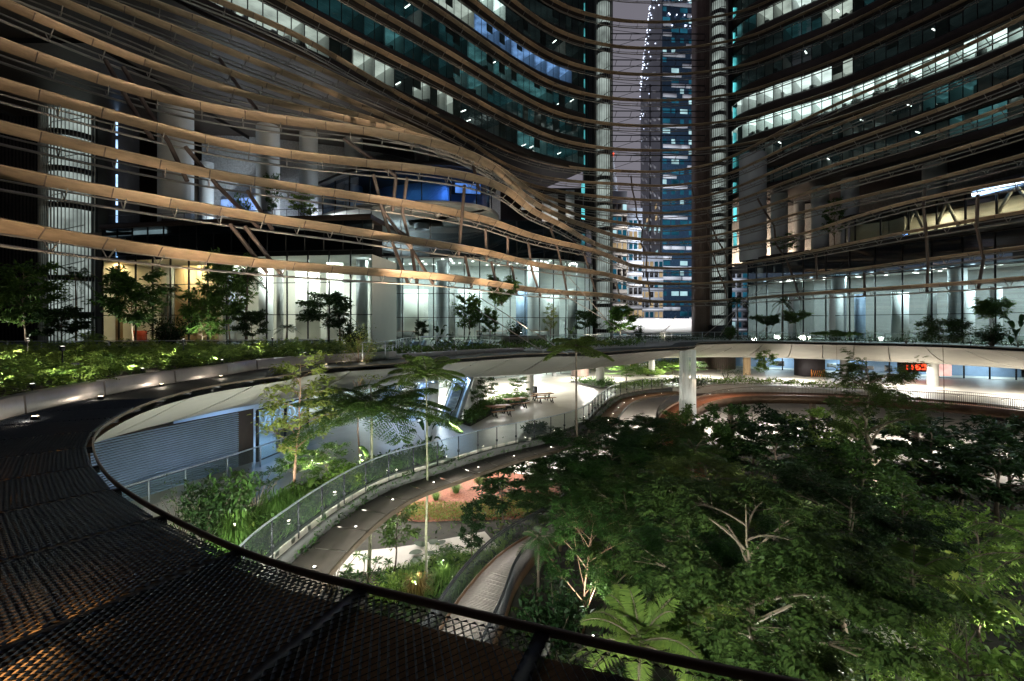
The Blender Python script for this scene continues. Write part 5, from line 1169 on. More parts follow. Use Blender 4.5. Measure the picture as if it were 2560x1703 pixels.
def frond(cr, stem, base, az, el, ln, n, pl, pw, rng, droop=.9, rad=.018, hang=.25):
    t = np.linspace(0, 1, 12); d = np.array([math.cos(az) * math.cos(el), math.sin(az) * math.cos(el), math.sin(el)])
    path = base + d * (ln * t)[:, None]; path[:, 2] -= droop * ln * t ** 2.2 * .5; path[:, :2] -= (d[:2] * (ln * t ** 3 * .10)[:, None])
    stem.tube(path, np.linspace(rad, rad * .3, 12), 4)
    u = np.linspace(.10, .985, n); P_ = np.stack([np.interp(u, t, path[:, k]) for k in range(3)], 1); T = nrm(np.stack([np.interp(u, t, np.gradient(path[:, k])) for k in range(3)], 1))
    S_ = nrm(np.cross(T, [0, 0, 1.])); prof = np.sin(np.pi * np.clip(.14 + .82 * u, 0, 1)) ** .65
    if pw < 0:                                                            # twice pinnate: every pinna is a small feather
        for sd in (-1, 1):
            dd = S_ * sd + T * .55 + rng.normal(0, .05, (n, 3)); dd[:, 2] -= hang
            sprays(cr, P_, dd, pl * prof, 9, pl * .20, -pw, rng, .18)
        return
    for sd in (-1, 1):
        dd = S_ * sd + T * .42 + rng.normal(0, .05, (n, 3)); dd[:, 2] -= hang
        leafquads(cr, P_, dd, np.cross(T, dd * sd), pl * prof, pw, .15, .4)
def make_palm(seed, H, r0, nf, fl, npin=26, pl=.45, pw=.045, droop=.9, elev=(.1, 1.0), hang=.25, lean=.04):
    rng = np.random.default_rng(seed); tr = MB(); cr = MB(); st = MB(); tz = np.linspace(0, 1, 9)
    tp = np.c_[np.cumsum(rng.normal(lean, abs(lean), 9)) * .5, np.cumsum(rng.normal(0, abs(lean), 9)) * .5, tz * H]; tp -= tp[0]
    tr.tube(tp, r0 * (1.1 - .5 * tz), 8)
    for i in range(nf):
        f = i / nf; frond(cr, tr, tp[-1] + [0, 0, -.1 + .12 * f], i * 2.4 + rng.normal(0, .15), elev[0] + (elev[1] - elev[0]) * f + rng.normal(0, .08), fl * rng.uniform(.85, 1.1) * (1 - .25 * f), npin, pl * rng.uniform(.9, 1.1), pw, rng, droop * rng.uniform(.8, 1.2), .02, hang)
    return tr, cr
def bigleaf_surface(mb, base, az, el, ln, wd, rng, bend=.8, stem=None, sl=.6):
    d0 = np.array([math.cos(az) * math.cos(el), math.sin(az) * math.cos(el), math.sin(el)]); s = base + d0 * sl
    if stem is not None: stem.tube([base, base + d0 * sl * .5 + [0, 0, .03], s], [.022, .018, .012], 4)
    t = np.linspace(0, 1, 9); a = el - bend * t * 1.6; ds = np.stack([np.cos(az) * np.cos(a), np.sin(az) * np.cos(a), np.sin(a)], 1); c = s + np.cumsum(ds, 0) * ln / 9; sd = np.array([-math.sin(az), math.cos(az), 0.])
    w = wd / 2 * np.sin(np.pi * np.clip(.06 + .92 * t, 0, 1)) ** .6; rows = []
    for k, f in enumerate((-1, -.5, 0, .5, 1)):
        rows.append(c + sd * (w * f)[:, None] + np.array([0, 0, 1.]) * (np.abs(f) * w * .30 + .012 * np.sin(t * 25 + f * 4) * abs(f))[:, None])
    mb.grid(np.stack(rows, 1))
def make_bigleaf(seed, n, ln, wd, sl=.7, trunk=0.):
    rng = np.random.default_rng(seed); st = MB(); lf = MB(); b = np.array([0, 0, trunk]); st.tube([(0, 0, 0), (0, 0, max(trunk, .08))], .05, 6)
    for i in range(n): bigleaf_surface(lf, b, i * 2.4 + rng.normal(0, .3), rng.uniform(.45, 1.25), ln * rng.uniform(.75, 1.15), wd * rng.uniform(.8, 1.1), rng, rng.uniform(.6, 1.1), st, sl * rng.uniform(.7, 1.2))
    return st, lf
def make_shrub(seed, H, R, nst=9, nleaf=60, L=.12, Wd=.05, kind='broad', upright=.5):
    rng = np.random.default_rng(seed); st = MB(); lf = MB(); C = []; D = []
    for i in range(nst):
        az = i * 2.4 + rng.normal(0, .3); o = R * math.sqrt(rng.random()) ; e = np.array([math.cos(az) * o, math.sin(az) * o, H * rng.uniform(.55, 1.0)]); m_ = np.array([e[0] * .35, e[1] * .35, e[2] * .6]); p = quad_path(np.array([e[0]*.08, e[1]*.08, 0]), m_, e, 7); st.tube(p, np.linspace(.022, .006, 7), 4)
        q = rng.uniform(.3, 1.04, nleaf); c = np.stack([np.interp(q, np.linspace(0, 1, 7), p[:, k]) for k in range(3)], 1) + rng.normal(0, R * .14, (nleaf, 3)); C.append(c); d = rng.normal(0, 1, (nleaf, 3)); d[:, 2] = d[:, 2] * .4 + upright; D.append(d)
    C = np.vstack(C); D = np.vstack(D)
    C[:, 2] = np.maximum(C[:, 2], .03)
    if kind == 'broad': leafquads(lf, C, D, np.tile([0, 0, 1.], (len(C), 1)) + rng.normal(0, .5, (len(C), 3)), L * rng.uniform(.6, 1.3, len(C)), Wd * rng.uniform(.8, 1.2, len(C)))
    else: sprays(lf, C, D, L * rng.uniform(.7, 1.4, len(C)), 7, L * .32, Wd, rng, .3)
    return st, lf
def make_whorl(seed, nst, H, R, L=.30, Wd=.075, nl=16):
    """shrub with rosettes of long leaves on bare stems (frangipani habit)"""
    rng = np.random.default_rng(seed); st = MB(); lf = MB()
    for i in range(nst):
        az = i * 2.4; o = R * math.sqrt((i + .5) / nst); e = np.array([math.cos(az) * o, math.sin(az) * o, H * rng.uniform(.55, 1)]); p = quad_path(np.zeros(3), np.array([e[0] * .3, e[1] * .3, e[2] * .6]), e, 6); st.tube(p, np.linspace(.03, .014, 6), 5)
        a = np.arange(nl) * 2.4; d = np.c_[np.cos(a), np.sin(a), rng.uniform(-.2, .7, nl)]; c = np.tile(e, (nl, 1)) + rng.normal(0, .03, (nl, 3)); leafquads(lf, c, d, np.tile([0, 0, 1.], (nl, 1)), L * rng.uniform(.7, 1.1, nl), Wd, .2, .55)
    return st, lf
def make_grass(seed, n, H, R):
    rng = np.random.default_rng(seed); lf = MB(); a = rng.uniform(0, 2 * np.pi, n); r = R * .35 * np.sqrt(rng.random(n)); b = np.c_[np.cos(a) * r, np.sin(a) * r, np.zeros(n)]
    o = R * rng.uniform(.4, 1.1, n); h = H * rng.uniform(.5, 1, n); m_ = b + np.c_[np.cos(a) * o * .35, np.sin(a) * o * .35, h]; e = b + np.c_[np.cos(a) * o, np.sin(a) * o, h * rng.uniform(.35, 1.0, n)]
    s = np.c_[-np.sin(a), np.cos(a), np.zeros(n)] * .012
    V = np.stack([b - s, b + s, m_ + s * .9, m_ - s * .9, e], 1); i = np.arange(n)[:, None] * 5
    lf.add(V.reshape(-1, 3), np.hstack([i, i + 1, i + 2, i + 3]), np.hstack([i + 3, i + 2, i + 4])); return lf

SPC = {}
def species(key, pair, tm, lm, names=('trunk', 'crown')):
    SPC[key] = [(names[0], pair[0].mesh(names[0], M[tm], True)), (names[1], pair[1].mesh(names[1], M[lm]))]
species('feather', make_tree(1, 8, .15, .40, 2.6, 20, 10, 17, 'feather', .46, .060, flat=.55, wob=.55, rise=.5), 'bark', 'lfeather')
species('feather2', make_tree(2, 8, .14, .36, 2.7, 17, 9, 17, 'feather', .46, .062, flat=.5, wob=.3), 'bark', 'ldark')
species('feather3', make_tree(3, 8, .16, .34, 2.5, 17, 9, 16, 'feather', .48, .066, flat=.5, wob=.3), 'bark', 'lmid')
species('broad', make_tree(4, 7, .12, .30, 2.0, 16, 8, 26, 'broad', .30, .14, flat=.7, jit=.11), 'barkd', 'ldark')
species('broad2', make_tree(5, 7, .12, .28, 2.0, 16, 8, 26, 'broad', .27, .12, flat=.7, jit=.11), 'bark', 'lmid')
species('broad3', make_tree(6, 6, .10, .22, 2.1, 16, 8, 24, 'broad', .26, .12, flat=.6, jit=.11), 'barkd', 'lbright')
species('spread', make_tree(7, 10, .24, .40, 3.0, 15, 9, 18, 'feather', .40, .05, flat=.7, wob=.5), 'bark', 'lfeather')
species('slim', make_tree(8, 6, .055, .30, 1.0, 20, 5, 19, 'broad', .17, .08, flat=.9, rise=.3, jit=.22), 'barkr', 'lyellow')
species('slimdark', make_tree(9, 6, .05, .24, .95, 22, 6, 24, 'broad', .24, .10, flat=.7, jit=.2), 'barkd', 'ldark')
species('slimgreen', make_tree(10, 5, .05, .3, .9, 18, 5, 22, 'broad', .20, .085, flat=.8, jit=.25), 'barkd', 'lmid')
species('baretwig', make_tree(11, 6, .05, .34, 1.1, 16, 4, 24, 'broad', .09, .045, flat=2.4, rise=.9, jit=.30), 'barkr', 'lyellow')
species('young', make_tree(12, 4, .05, .35, 1.15, 16, 6, 20, 'broad', .20, .085, flat=.55, jit=.22), 'bark', 'lmid')
species('youngbright', make_tree(13, 4, .05, .30, 1.1, 16, 6, 22, 'broad', .20, .09, flat=.6, jit=.22), 'bark', 'lbright')
species('umbrella', make_tree(14, 4, .045, .58, 1.25, 16, 6, 16, 'feather', .32, .06, flat=.7, jit=.2), 'barkd', 'lmid')
species('tallumbrella', make_tree(61, 14, .05, .955, 1.25, 12, 6, 16, 'feather', .26, .05, flat=.15, wob=.10, rise=.02, jit=.10), 'barkd', 'lmid')
species('tallround', make_tree(62, 14, .05, .86, 1.2, 18, 8, 30, 'broad', .17, .08, flat=.7, wob=.08, rise=.03, jit=.2), 'barkd', 'ldark')
species('terr', make_tree(63, 5, .06, .34, 1.5, 18, 7, 26, 'broad', .30, .13, flat=.6, jit=.16), 'barkd', 'ldark')
species('terrmid', make_tree(64, 5, .06, .30, 1.5, 18, 7, 26, 'broad', .30, .13, flat=.7, jit=.16), 'bark', 'lmid')
species('terrbright', make_tree(65, 4, .05, .26, 1.25, 18, 7, 24, 'broad', .27, .13, flat=.6, jit=.18), 'bark', 'lbright')
species('multistem', make_tree(15, 6, .08, .15, 2.2, 14, 6, 14, 'feather', .44, .05, flat=1.5, rise=.9, wob=.4), 'barkr', 'lmid')
species('multistem2', make_tree(16, 6, .09, .12, 2.4, 15, 7, 15, 'feather', .44, .05, flat=1.3, rise=.8, wob=.6), 'bark', 'lfeather')
species('treefern', make_palm(20, 9, .06, 20, 3.3, 30, .78, -.045, .7, (-.05, .95), .18, .03), 'barkg', 'lfern')
species('treefern2', make_palm(21, 10.5, .055, 15, 2.3, 24, .56, -.045, .7, (.0, 1.1), .18, .02), 'barkg', 'lfern')
species('treefern3', make_palm(22, 9, .05, 11, 1.5, 20, .42, -.05, 1.0, (.0, 1.2), .3, -.02), 'barkd', 'lfern')
species('palm', make_palm(23, 4.2, .10, 15, 2.4, 36, .55, .035, 1.0, (-.1, 1.25), .45, .03), 'barkd', 'ldark')
species('palmlow', make_palm(24, 1.2, .12, 15, 3.0, 40, .62, .045, 1.1, (.15, 1.35), .4, .02), 'barkd', 'lfern')
species('palmsmall', make_palm(25, 3.0, .06, 11, 1.1, 22, .34, .04, 1.2, (-.1, 1.1), .4, .02), 'barkd', 'ldark')
species('fern', make_palm(26, .9, .13, 18, 2.3, 36, .42, .055, 1.1, (.2, 1.3), .25, .02), 'barkd', 'lfern')
species('fernhigh', make_palm(27, 4.0, .09, 20, 2.2, 40, .40, .05, .85, (.05, 1.2), .22, .02), 'barkd', 'lfern')
species('palmtall', make_palm(28, 6.2, .11, 16, 3.0, 44, .62, .04, 1.0, (-.05, 1.2), .4, .02), 'barkd', 'lfern')
species('bigleaf', make_bigleaf(30, 9, .95, .42, .8), 'barkg', 'lmid', ('stem', 'leaf'))
species('bigdark', make_bigleaf(31, 7, 1.0, .62, .9), 'barkg', 'ldark', ('stem', 'leaf'))
species('biglight', make_bigleaf(32, 6, .8, .42, .6), 'barkg', 'lyellow', ('stem', 'leaf'))
species('banana', make_bigleaf(33, 8, 1.9, .45, .7, .9), 'barkg', 'lfern', ('stem', 'leaf'))
species('shrub', make_shrub(40, 1.0, .75, 14, 70, .17, .07), 'barkd', 'lmid', ('stem', 'foliage'))
species('shrubdark', make_shrub(41, 1.1, .8, 16, 80, .15, .06), 'barkd', 'ldark', ('stem', 'foliage'))
species('shrubbright', make_shrub(42, .9, .8, 15, 75, .16, .065), 'barkd', 'lbright', ('stem', 'foliage'))
species('shrubfeather', make_shrub(43, 1.0, .85, 14, 34, .30, .035, 'feather'), 'barkd', 'lbright', ('stem', 'foliage'))
species('whorl', make_whorl(44, 16, 1.7, 1.1), 'bark', 'lmid', ('stem', 'foliage'))
species('sparse', make_shrub(45, 1.6, .9, 9, 22, .13, .05), 'barkd', 'lmid', ('stem', 'foliage'))
SPC['grass'] = [('blade', make_grass(50, 220, .75, .6).mesh('blade', M['lgrass']))]
SPC['grassgold'] = [('blade', make_grass(51, 150, .8, .6).mesh('blade', M['lgold']))]
def plant(name, key, label, cat, loc, sx=1., sz=None, rz=None, group=None):
    t = thing(name, label, cat, tuple(loc), group); del t['_w']
    t.scale = (sx, sx, sz or sx); t.rotation_euler = (0, 0, rz if rz is not None else random.uniform(0, 6.28))
    for nm, me in SPC[key]:
        o = bpy.data.objects.new(nm, me); COL.objects.link(o); o.parent = t
    return t
HT = dict(feather=8, feather2=8, feather3=8, broad=7, broad2=7, broad3=6, spread=10, slim=6, slimdark=6, slimgreen=5, baretwig=6, young=4, youngbright=4, umbrella=4, tallumbrella=14, tallround=14, terr=5, terrmid=5, terrbright=4, multistem=6, multistem2=6, treefern=9.6, treefern2=11, treefern3=9.5, palm=5.2, palmlow=3, fernhigh=5.2, palmtall=7.8, palmsmall=3.4, fern=2.3, bigleaf=1.3, bigdark=1.4, biglight=1.1, banana=2.4, shrub=1.0, shrubdark=1.1, shrubbright=.9, shrubfeather=1., whorl=1.8, sparse=1.6, grass=.7, grassgold=.75)
RD_ = dict(feather=3.0, feather2=3.1, feather3=2.9, broad=2.4, broad2=2.4, broad3=2.5, spread=3.6, slim=1.25, slimdark=1.15, slimgreen=1.15, baretwig=1.3, young=1.4, youngbright=1.35, umbrella=1.5, tallumbrella=1.5, tallround=1.4, terr=1.8, terrmid=1.8, terrbright=1.5, multistem=2.6, multistem2=2.8, treefern=2.4, treefern2=2.0, treefern3=1.3, palm=2.2, palmlow=2.6, fernhigh=2.0, palmtall=2.6, palmsmall=1.0, fern=2.0, bigleaf=1.2, bigdark=1.3, biglight=1., banana=1.8, shrub=.85, shrubdark=.9, shrubbright=.9, shrubfeather=1., whorl=1.3, sparse=1., grass=.6, grassgold=.6)
def fit(name, key, label, cat, px, ytop, wpx, Y, z0, group=None, rz=None):
    """a plant whose measured spot, height and spread come from the photograph"""
    x = (px - CX) / F * Y; h = EYE + (HY - ytop) / F * Y - z0; r = wpx / 2 / F * Y
    return plant(name, key, label, cat, (x, Y, z0), r / RD_[key], h / HT[key], rz, group)
random.seed(17)
BK = [('broad2', 1700, 1010, 120, 38, 'leafy tree standing just behind the waterfall foot'), ('broad', 1880, 1010, 150, 40, 'dark tree between two columns of the bronze ramp'), ('broad2', 1990, 1030, 150, 39, 'mid green tree under the middle of the bronze ramp'), ('broad', 2120, 1040, 170, 36, 'dark tree left of the spreading tree trunk'), ('feather2', 1560, 1035, 220, 35, 'feathery dark tree left of the copper red ramp foot'), ('broad', 2290, 1070, 190, 34, 'dark tree right of the spreading tree trunk'), ('broad2', 2400, 1075, 190, 33, 'mid green tree below the right ramp rail'), ('broad', 2530, 1040, 190, 33, 'dark tree at the right edge under the ramp'), ('terrmid', 1780, 1045, 130, 37, 'small rounded tree beside the first ramp column'), ('feather3', 1510, 1100, 260, 28, 'mid green feathery tree near the lone thin tree fern')]
for k, px, yt, w, Y, lb in BK: fit('tree', k, lb, 'tree', px, yt, w, Y, 0, 'trees of the bowl garden')
# the tall feature plants of the garden
plant('tree_fern', 'treefern', 'large tree fern with long arching fronds on a thin mottled trunk, left of the footbridge', 'tree', (-6.95, 22.6, 0), 1.5, (EYE - 3.9) / 9.0, .4)
plant('tree_fern', 'treefern2', 'taller slim tree fern with a smaller crown just right of the large tree fern', 'tree', (-4.25, 23.2, 0), 1.2, (EYE - 2.4) / 10.5, 1.0)
fit('tree_fern', 'treefern3', 'lone thin tree fern rising in front of the warm light tinted ledge', 'tree', 1448, 838, 190, 30, 0, None, .3)
fit('slender_tree', 'slim', 'slender yellow green tree with pinkish branches beside the slatted shutter wall', 'tree', 724, 868, 190, 19.6, ZB)
plant('young_tree', 'youngbright', 'low pale leafed tree glowing yellow green below the slender tree', 'tree', (-9.35, 20.2, ZB), .55, .55)
fit('bare_shrub', 'baretwig', 'shrub with bare pinkish twigs and sparse leaves behind the large tree fern', 'shrub', 900, 838, 130, 25, ZB)
fit('thin_tree', 'slimdark', 'dark small tree with drooping leaves in front of the white paving', 'tree', 1250, 1082, 135, 29.5, 0)
fit('thin_tree', 'slimdark', 'narrow columnar dark tree by the balustrade in front of the picnic tables', 'tree', 1335, 1030, 80, 31.5, 0)
fit('thin_tree', 'slimdark', 'short dark bushy tree left of the footbridge railing', 'tree', 1182, 1236, 66, 25.2, 0)
fit('thin_tree', 'slimgreen', 'thin green tree with small leaves between the two tree fern trunks', 'tree', 985, 1212, 120, 24.5, 0)
fit('umbrella_tree', 'tallumbrella', 'very thin tree with a flat umbrella crown above the far balustrade at right', 'tree', 2108, 778, 92, 36, 0)
fit('thin_tree', 'tallround', 'tall thin trunked tree with a dark round crown at the right', 'tree', 2362, 756, 100, 38, 0)
fit('spreading_tree', 'spread', 'large spreading tree with pale forked branches before the white floor at right', 'tree', 2195, 880, 260, 28.8, 0)
# the dense wood in the bowl
J = [('feather2', 1470, 1050, 300, 30, 'feathery dark tree at the left end of the wood below the warm light tinted ledge'), ('feather', 1640, 1052, 250, 33, 'feathery tree left of the waterfall foot'), ('feather3', 1570, 1165, 330, 25, 'feathery mid green tree in the middle left of the wood'), ('feather2', 1400, 1150, 230, 27, 'small dark feathery tree next to the columnar tree'),
 ('palm', 1730, 1085, 210, 31, 'dark spiky palm in front of the waterfall foot'), ('broad2', 1826, 1000, 130, 37, 'upright leafy tree just right of the waterfall'), ('broad', 1935, 1040, 210, 35, 'dark broad leafed tree under the bronze ramp'), ('broad3', 2060, 1012, 190, 36, 'bright green tree below the ramp, left of the spreading tree'), ('broad', 2010, 1120, 260, 29, 'dense dark tree in the middle of the wood'),
 ('feather', 1905, 1215, 620, 12.6, 'biggest feathery tree near the photographer with a fine golden green crown'), ('feather2', 2120, 1195, 430, 17, 'dark feathery tree touching the biggest feathery tree on its right'), ('broad', 2335, 1040, 320, 31, 'large leafed dark tree below the right end of the ramp'), ('broad', 2490, 1085, 280, 28, 'dark tree at the right edge against the pale paving'), ('broad2', 2260, 1180, 260, 23, 'mid green tree right of the wood centre'), ('broad3', 2450, 1265, 280, 18, 'yellow green small leafed tree near the right edge'),
 ('feather3', 1740, 1300, 340, 16, 'light feathery tree left of the biggest feathery tree'), ('multistem', 1455, 1290, 250, 19.5, 'many stemmed shrub tree with bare pinkish branches beside the footbridge'), ('multistem2', 1530, 1230, 280, 22, 'many stemmed feathery tree behind the pinkish branches'), ('broad2', 2160, 1095, 230, 27, 'mid green tree below the spreading tree'), ('feather', 1790, 1150, 300, 24, 'feathery tree in the centre of the wood'), ('broad', 1690, 1230, 240, 20, 'dark tree filling the gap behind the light feathery tree')]
for k, px, yt, w, Y, lb in J: fit('tree', k, lb, 'tree', px, yt, w, Y, 0, 'trees of the bowl garden')
fit('small_palm', 'palmsmall', 'small palm growing up through the footbridge railing', 'palm', 1345, 1318, 130, 22, 0)
fit('fern', 'fernhigh', 'large light tree fern with comb like fronds close to the canopy edge', 'fern', 1590, 1462, 400, 12.2, 0, None, .5)
fit('fern', 'fernhigh', 'second comb like tree fern right behind the large light one', 'fern', 1745, 1420, 330, 13.6, 0, None, 2.)
fit('palm', 'palmtall', 'palm with long dark glossy fronds right of the biggest feathery tree', 'palm', 2290, 1325, 420, 14.0, 0)
fit('palm', 'palmtall', 'palm whose yellow green frond tips enter at the right edge', 'palm', 2640, 1230, 480, 12.5, 0)
fit('leafy_shrub', 'broad3', 'bright leafy bush in the bottom right corner', 'shrub', 2440, 1520, 420, 11.5, 0)
fit('leafy_shrub', 'banana', 'clump of long pale leaves by the pale path at right', 'shrub', 2390, 1400, 220, 16.5, 0)
fit('leafy_shrub', 'bigleaf', 'split leaf plant lit from below under the feathery trees', 'shrub', 2050, 1290, 190, 20, 0)
fit('leafy_shrub', 'bigleaf', 'broad leaf plant lit white beside the comb like fern', 'shrub', 1830, 1530, 150, 12.5, 0)
fit('leafy_shrub', 'shrubdark', 'dark bush at the foot of the pinkish branches', 'shrub', 1390, 1480, 200, 18, 0)
fit('leafy_shrub', 'shrubdark', 'dark bush behind the biggest feathery tree trunk', 'shrub', 2010, 1500, 260, 15, 0)
# garden floor left of the footbridge
L1 = [('whorl', 830, 1372, 170, 22, 'rosette leafed shrub at the left by the white paving'), ('whorl', 905, 1408, 160, 21.2, 'rosette leafed shrub behind the large tree fern trunk'), ('bigdark', 1075, 1368, 110, 27, 'plant with huge dark drooping leaves beside the white path'), ('grass', 1010, 1440, 110, 22.5, 'grass clump between the two tree fern trunks'), ('grass', 1110, 1430, 120, 23, 'grass clump next to the bright garden spotlight'), ('grassgold', 1040, 1440, 90, 22, 'grass clump with orange tips by the slim tree fern trunk'), ('grass', 1150, 1460, 100, 21, 'grass clump at the near end of the footbridge railing'), ('shrub', 1130, 1385, 120, 25.5, 'rounded green shrub left of the footbridge'), ('shrubbright', 960, 1448, 120, 21.5, 'bright low shrub under the thin green tree'), ('shrubbright', 1190, 1400, 90, 25.5, 'bright shrub against the footbridge railing')]
for k, px, yt, w, Y, lb in L1: fit({'grass': 'grass_clump', 'grassgold': 'grass_clump'}.get(k, 'shrub'), k, lb, 'grass' if 'grass' in k else 'shrub', px, yt, w, Y, 0)
for i, (px, py, k, sc, lb) in enumerate([(1140, 1232, 'grass', 1.0, 'spiky tuft in the middle of the red mulch'), (1090, 1250, 'grass', .8, 'spiky tuft at the left of the red mulch'), (1200, 1215, 'shrub', .7, 'pale shrub at the back of the red mulch'), (1250, 1225, 'shrubbright', .8, 'bright shrub near the spotlight on the red mulch'), (1330, 1225, 'shrubdark', .9, 'dark shrub at the right end of the red mulch')]):
    p = G(px, py, .02); plant('bed_plant', k, lb, 'plant', p, sc)
# plaza planter behind the near glass balustrade
L2 = [('sparse', 455, 1200, 110, 15.4, 'sparse dark shrub at the near end of the plaza planter'), ('shrubdark', 520, 1210, 150, 15.6, 'dense dark shrub low in the plaza planter'), ('whorl', 640, 1168, 130, 17.5, 'glossy leafed shrub left of the slender tree'), ('shrub', 575, 1205, 130, 16, 'mid green shrub between the dark and the glossy shrub'), ('biglight', 607, 1275, 80, 14.6, 'single pale yellow leaf plant lit from below'), ('banana', 770, 1200, 110, 18.8, 'upright bright leaf plant right of the slender tree'), ('young', 820, 1105, 110, 20.6, 'young tree with dark green leaves below the large tree fern crown'), ('shrubbright', 860, 1165, 120, 20.5, 'bright low shrub by the glass under the large tree fern'), ('bigleaf', 930, 1120, 100, 23, 'broad leafed plant behind the slim tree fern trunk'), ('bigdark', 1068, 1042, 70, 27.5, 'plant with dark upright leaves in front of the escalators'), ('grass', 590, 1288, 120, 14.4, 'grass tuft glowing at the near end of the glass balustrade'), ('grass', 690, 1230, 110, 16.8, 'grass tuft at the foot of the slender tree'), ('grass', 740, 1222, 90, 18, 'grass tuft beside the bright leaf plant')]
for k, px, yt, w, Y, lb in L2: fit('grass_clump' if k == 'grass' else 'planter_plant', k, lb, 'grass' if k == 'grass' else 'plant', px, yt, w, Y, ZB - .05)
# plants deeper on the plaza
L3 = [('young', 1195, 960, 60, 38.5, 'small tree with dark leaves by the escalator foot'), ('slimgreen', 1215, 935, 70, 41, 'pale thin tree behind the middle picnic table'), ('slimgreen', 1292, 940, 60, 44, 'pale thin tree left of the concrete column'), ('youngbright', 1565, 910, 90, 60, 'bright bushy tree at the open side of the plaza'), ('shrubbright', 1620, 920, 90, 66, 'bright shrub beside the column left of the waterfall'), ('youngbright', 1680, 905, 90, 68, 'bright tree left of the waterfall at the back'), ('youngbright', 1915, 870, 56, 58, 'yellow green thin tree in front of the right shop fronts'), ('young', 1740, 900, 60, 62, 'dark leafed young tree just right of the waterfall'), ('sparse', 1815, 912, 60, 60, 'sparse plant below the ribbed brown drum'), ('sparse', 1850, 915, 60, 59, 'second sparse plant below the ribbed brown drum'), ('shrubdark', 1720, 945, 110, 52, 'dark green bush right behind the waterfall'), ('palmsmall', 1595, 900, 100, 74, 'little palm behind the open side of the plaza')]
for k, px, yt, w, Y, lb in L3: fit('plaza_tree' if 'young' in k or 'slim' in k else 'plaza_plant', k, lb, 'tree' if 'young' in k or 'slim' in k else 'plant', px, yt, w, Y, ZB)
# terrace trees
L4 = [('terrmid', 65, 655, 150, 31, 'dark leafy tree at the far left with a staked trunk'), ('terr', 160, 760, 120, 32, 'low tree in front of the lit stair drum at left'), ('palm', 190, 655, 110, 40, 'dark palm silhouetted on the lit stair drum'), ('terrmid', 335, 672, 150, 34, 'full dark tree in front of the orange lit lobby'), ('palm', 420, 700, 110, 38, 'palm with drooping fronds against the cream lobby'), ('terrbright', 505, 732, 105, 34, 'bright leafed tree lit up before the cream lobby'), ('terrmid', 575, 630, 130, 37, 'tallest tree in front of the left lobby with a narrow crown'), ('palmsmall', 615, 660, 110, 38, 'palm beside the tallest lobby tree'), ('terr', 628, 770, 80, 34, 'dark small tree under the palm of the left lobby'), ('terr', 815, 722, 120, 36, 'dark rounded tree near the right end of the left lobby'), ('palmsmall', 850, 770, 90, 37, 'short dark palm at the corner of the left lobby'), ('shrubdark', 420, 800, 110, 31, 'dark shrub in front of the cream lobby'), ('shrubdark', 880, 812, 80, 36, 'dark shrub at the end of the left lobby'), ('palmsmall', 715, 810, 70, 36, 'spiky little plants by the lobby glass'), ('palmlow', 225, 812, 120, 34, 'dark fern palm at the foot of the lit stair drum'),
 ('terr', 1053, 798, 34, 44, 'narrow dark shrub tree at the left of the middle terrace'), ('bigdark', 1100, 812, 44, 43, 'plant with dark round leaves on the middle terrace'), ('terrmid', 1172, 738, 74, 47, 'thin leafy tree on the middle terrace'), ('terrmid', 1225, 770, 46, 46, 'small thin tree right of the leafy terrace tree'), ('umbrella', 1257, 690, 70, 47, 'bright flat topped tree under the lowest bronze blade'), ('shrubdark', 1290, 808, 54, 46, 'round dark bush in the middle terrace planter'), ('slim', 1373, 755, 40, 49, 'pale yellow slim tree before the central lobby'), ('bigdark', 1428, 818, 36, 48, 'dark leafed plant right of the slim yellow tree'), ('terr', 1470, 770, 64, 56, 'dark green tree at the left foot of the black core'), ('terrbright', 1550, 762, 80, 58, 'bright green tree in front of the white hoarding'), ('shrubdark', 1598, 816, 30, 54, 'little dark shrub on the terrace before the hoarding'),
 ('palmsmall', 1845, 740, 66, 62, 'dark palm at the right core foot'), ('palmsmall', 1955, 740, 56, 60, 'dark palm in front of the right lobby corner'), ('umbrella', 1915, 786, 64, 59, 'dark flat tree left of the right lobby'), ('umbrella', 1990, 776, 56, 58, 'dark flat tree right of the second palm'), ('umbrella', 2480, 746, 74, 44, 'open layered tree near the right end of the terrace'), ('bigdark', 2545, 786, 70, 42, 'dark plant at the right end of the terrace'), ('shrubdark', 2480, 815, 90, 44, 'dark bush below the open layered tree'), ('shrub', 1825, 818, 40, 60, 'small shrub beside the right core'), ('sparse', 2175, 818, 36, 52, 'small sparse plant in the middle of the right terrace'), ('sparse', 2265, 818, 44, 50, 'small sparse plant left of the big dark crown')]
for k, px, yt, w, Y, lb in L4:
    isT = k not in ('shrubdark', 'shrub', 'sparse', 'bigdark'); fit('terrace_palm' if 'palm' in k else 'terrace_tree' if isT else 'terrace_shrub', k, lb, 'palm' if 'palm' in k else 'tree' if isT else 'shrub', px, yt, w, Y, ZA, 'plants on the upper terrace')
L5 = [('broad2', 680, 430, 44, 50, EYE + 10.2, 'round dark tree on the left roof terrace'), ('youngbright', 752, 468, 66, 50, EYE + 10.2, 'lit green tree on the left roof terrace'), ('shrubbright', 600, 500, 60, 51, EYE + 10.2, 'lit shrub behind the steel struts on the left roof'), ('broad2', 2085, 490, 52, 64, EYE + 9.8, 'tall narrow tree among the right sky garden columns'), ('youngbright', 1960, 585, 66, 67, EYE + 9.8, 'lit yellow green tree among the right sky garden columns')]
for k, px, yt, w, Y, z, lb in L5: fit('roof_tree', k, lb, 'tree', px, yt, w, Y, z, 'trees of the sky gardens')

